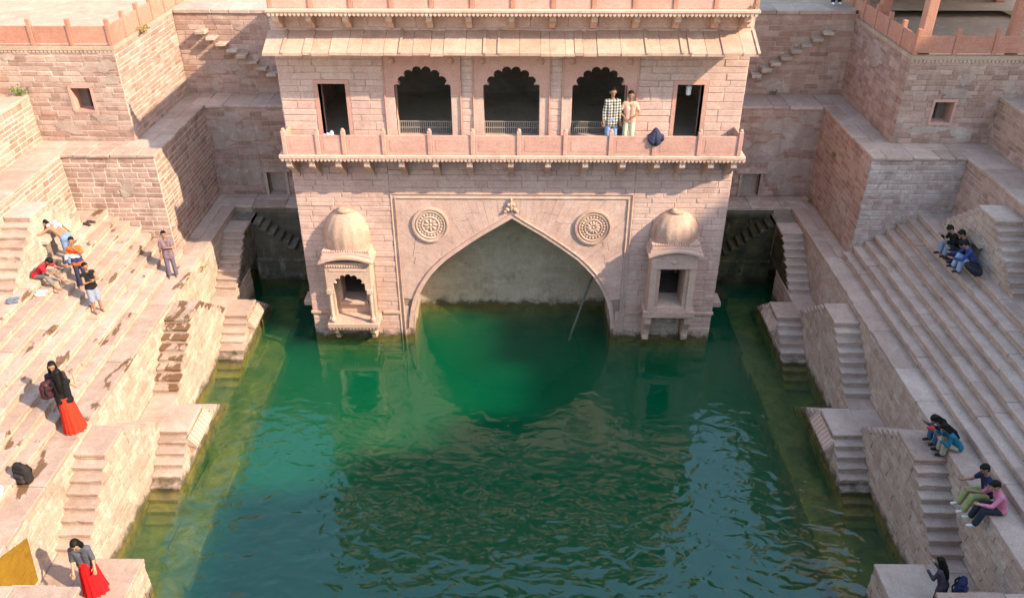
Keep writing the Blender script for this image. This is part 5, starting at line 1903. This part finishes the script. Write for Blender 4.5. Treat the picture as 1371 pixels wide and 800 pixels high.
def crumple(name, label, cat, pos, r, col, flat=.6, seed=1):
    rr = random.Random(seed)
    b = MB()
    for i in range(7):
        a = rr.uniform(0, 6.28)
        d = rr.uniform(0, r * .7)
        b.capsule((d * math.cos(a), d * math.sin(a), r * .25), (d * math.cos(a + .7) * 1.2, d * math.sin(a + .7), r * flat * rr.uniform(.4, 1)), r * .32, r * .26)
    o = link_obj(name, remeshed(b, .014, name, cloth(col, .25), 1))
    o.location = pos
    tag(o, label, cat)
    return o


crumple('cloth_bundle', 'white and blue patterned cloth bundle on the niche hood', 'cloth', (-11.30, 18.32, Z4 + .66), .20, (.52, .56, .66), 1.0, 3)
crumple('white_bag', 'white bag on a sunlit step near the lone black backpack', 'bag', (-9.55, 11.2, tier_z(1)), .20, (.78, .76, .74), .7, 5)
crumple('cloth_bundle', 'small white and grey cloth in the doorway by the balcony', 'cloth', (-4.62, 20.2, ZB + .005), .20, (.50, .50, .54), 2.2, 8)
# dark cloth over the balcony parapet
dc = MB()
n = 16
vs, fs = [], []
for i in range(n + 1):
    u = i / n
    x = 3.36 + .40 * u
    bump = .19 * math.exp(-((x - 3.56) / .11) ** 2)
    hang = .06 + .17 * math.sin(math.pi * min(1, u * 1.05)) ** .7
    fold_ = .012 * math.sin(17 * u) + .008 * math.sin(31 * u)
    rows = ((YB0 + .135, ZB + .50 - .16 * math.sin(math.pi * u)), (YB0 + .125, ZB + .515 + bump), (YB0 + .06, ZB + .525 + bump * 1.05), (YB0 - .005, ZB + .51 + bump * .9), (YB0 - .02 + fold_, ZB + .50 - hang * .5), (YB0 - .025 + fold_ * 1.6, ZB + .50 - hang))
    for yy, zz in rows:
        vs.append((x, yy, zz))
for i in range(n):
    for j in range(5):
        fs.append((i * 6 + j, i * 6 + j + 1, i * 6 + j + 7, i * 6 + j + 6))
dc.add(vs, fs)
dco = dc.build('draped_cloth', cloth((.035, .035, .07)), None, True)
so = dco.modifiers.new('s', 'SOLIDIFY')
so.thickness = .012
tag(dco, 'dark navy cloth draped over the balcony parapet', 'cloth')
tag(crumple('red_bag', 'red bundle held out between the two seated girls', 'bundle', (8.62, 13.12, ZL + .45), .11, (.75, .03, .04), .8, 9), 'red bundle held out between the two seated girls', 'bundle')


def plant(label, pos, r, n, mat, seed):
    rr = random.Random(seed)
    t = thing('plant', label, 'plant', pos)
    st = MB()
    lf = MB()
    for i in range(n):
        a, e = rr.uniform(0, 6.28), rr.uniform(.3, 1.3)
        tip = V((math.cos(a) * math.cos(e), math.sin(a) * math.cos(e), math.sin(e))) * r * rr.uniform(.5, 1)
        st.tube(V(pos), V(pos) + tip, .006, .003, 5)
        for q in range(5):
            c = V(pos) + tip * rr.uniform(.4, 1.05)
            u = V((rr.uniform(-1, 1), rr.uniform(-1, 1), rr.uniform(-.3, .6))).normalized()
            v = u.orthogonal().normalized()
            L = r * rr.uniform(.14, .24)
            lf.add([c, c + u * L * .5 + v * L * .35, c + u * L, c + u * L * .5 - v * L * .35], [(0, 1, 2, 3)])
    st.build('stem', M_LEAFY, t)
    lf.build('leaves', mat, t)['kind'] = 'stuff'


plant('small green plant growing at the foot of the sunlit upper bastion', (-13.3, 21.75, 6.72), .35, 16, M_LEAF, 1)
plant('dry brown weed growing out of the sunlit upper bastion coping', (-10.40, 23.6, 7.9), .40, 18, M_LEAFY, 2)
plant('thin weed rooted in the joints of the shaded lower bastion side', (9.57, 23.4, 4.4), .25, 9, M_LEAFY, 4)
plant('small weed on the ledge below the cantilever steps by the pillared hall', (8.3, 26.1, 5.42), .22, 9, M_LEAF, 5)
plant('dry tuft at the edge of the walkway above the mossy recess', (9.5, 24.5, 2.40), .22, 10, M_LEAFY, 6)
plant('dry tuft on the eave end of the pavilion roof parapet', (5.5, 19.63, 9.48), .16, 8, M_LEAFY, 7)
plant('tuft of weeds growing from the sunlit quay wall', (-8.86, 20.6, 2.0), .22, 10, M_LEAF, 3)

for o in COL.objects:
    if '_n' in o:
        del o['_n']
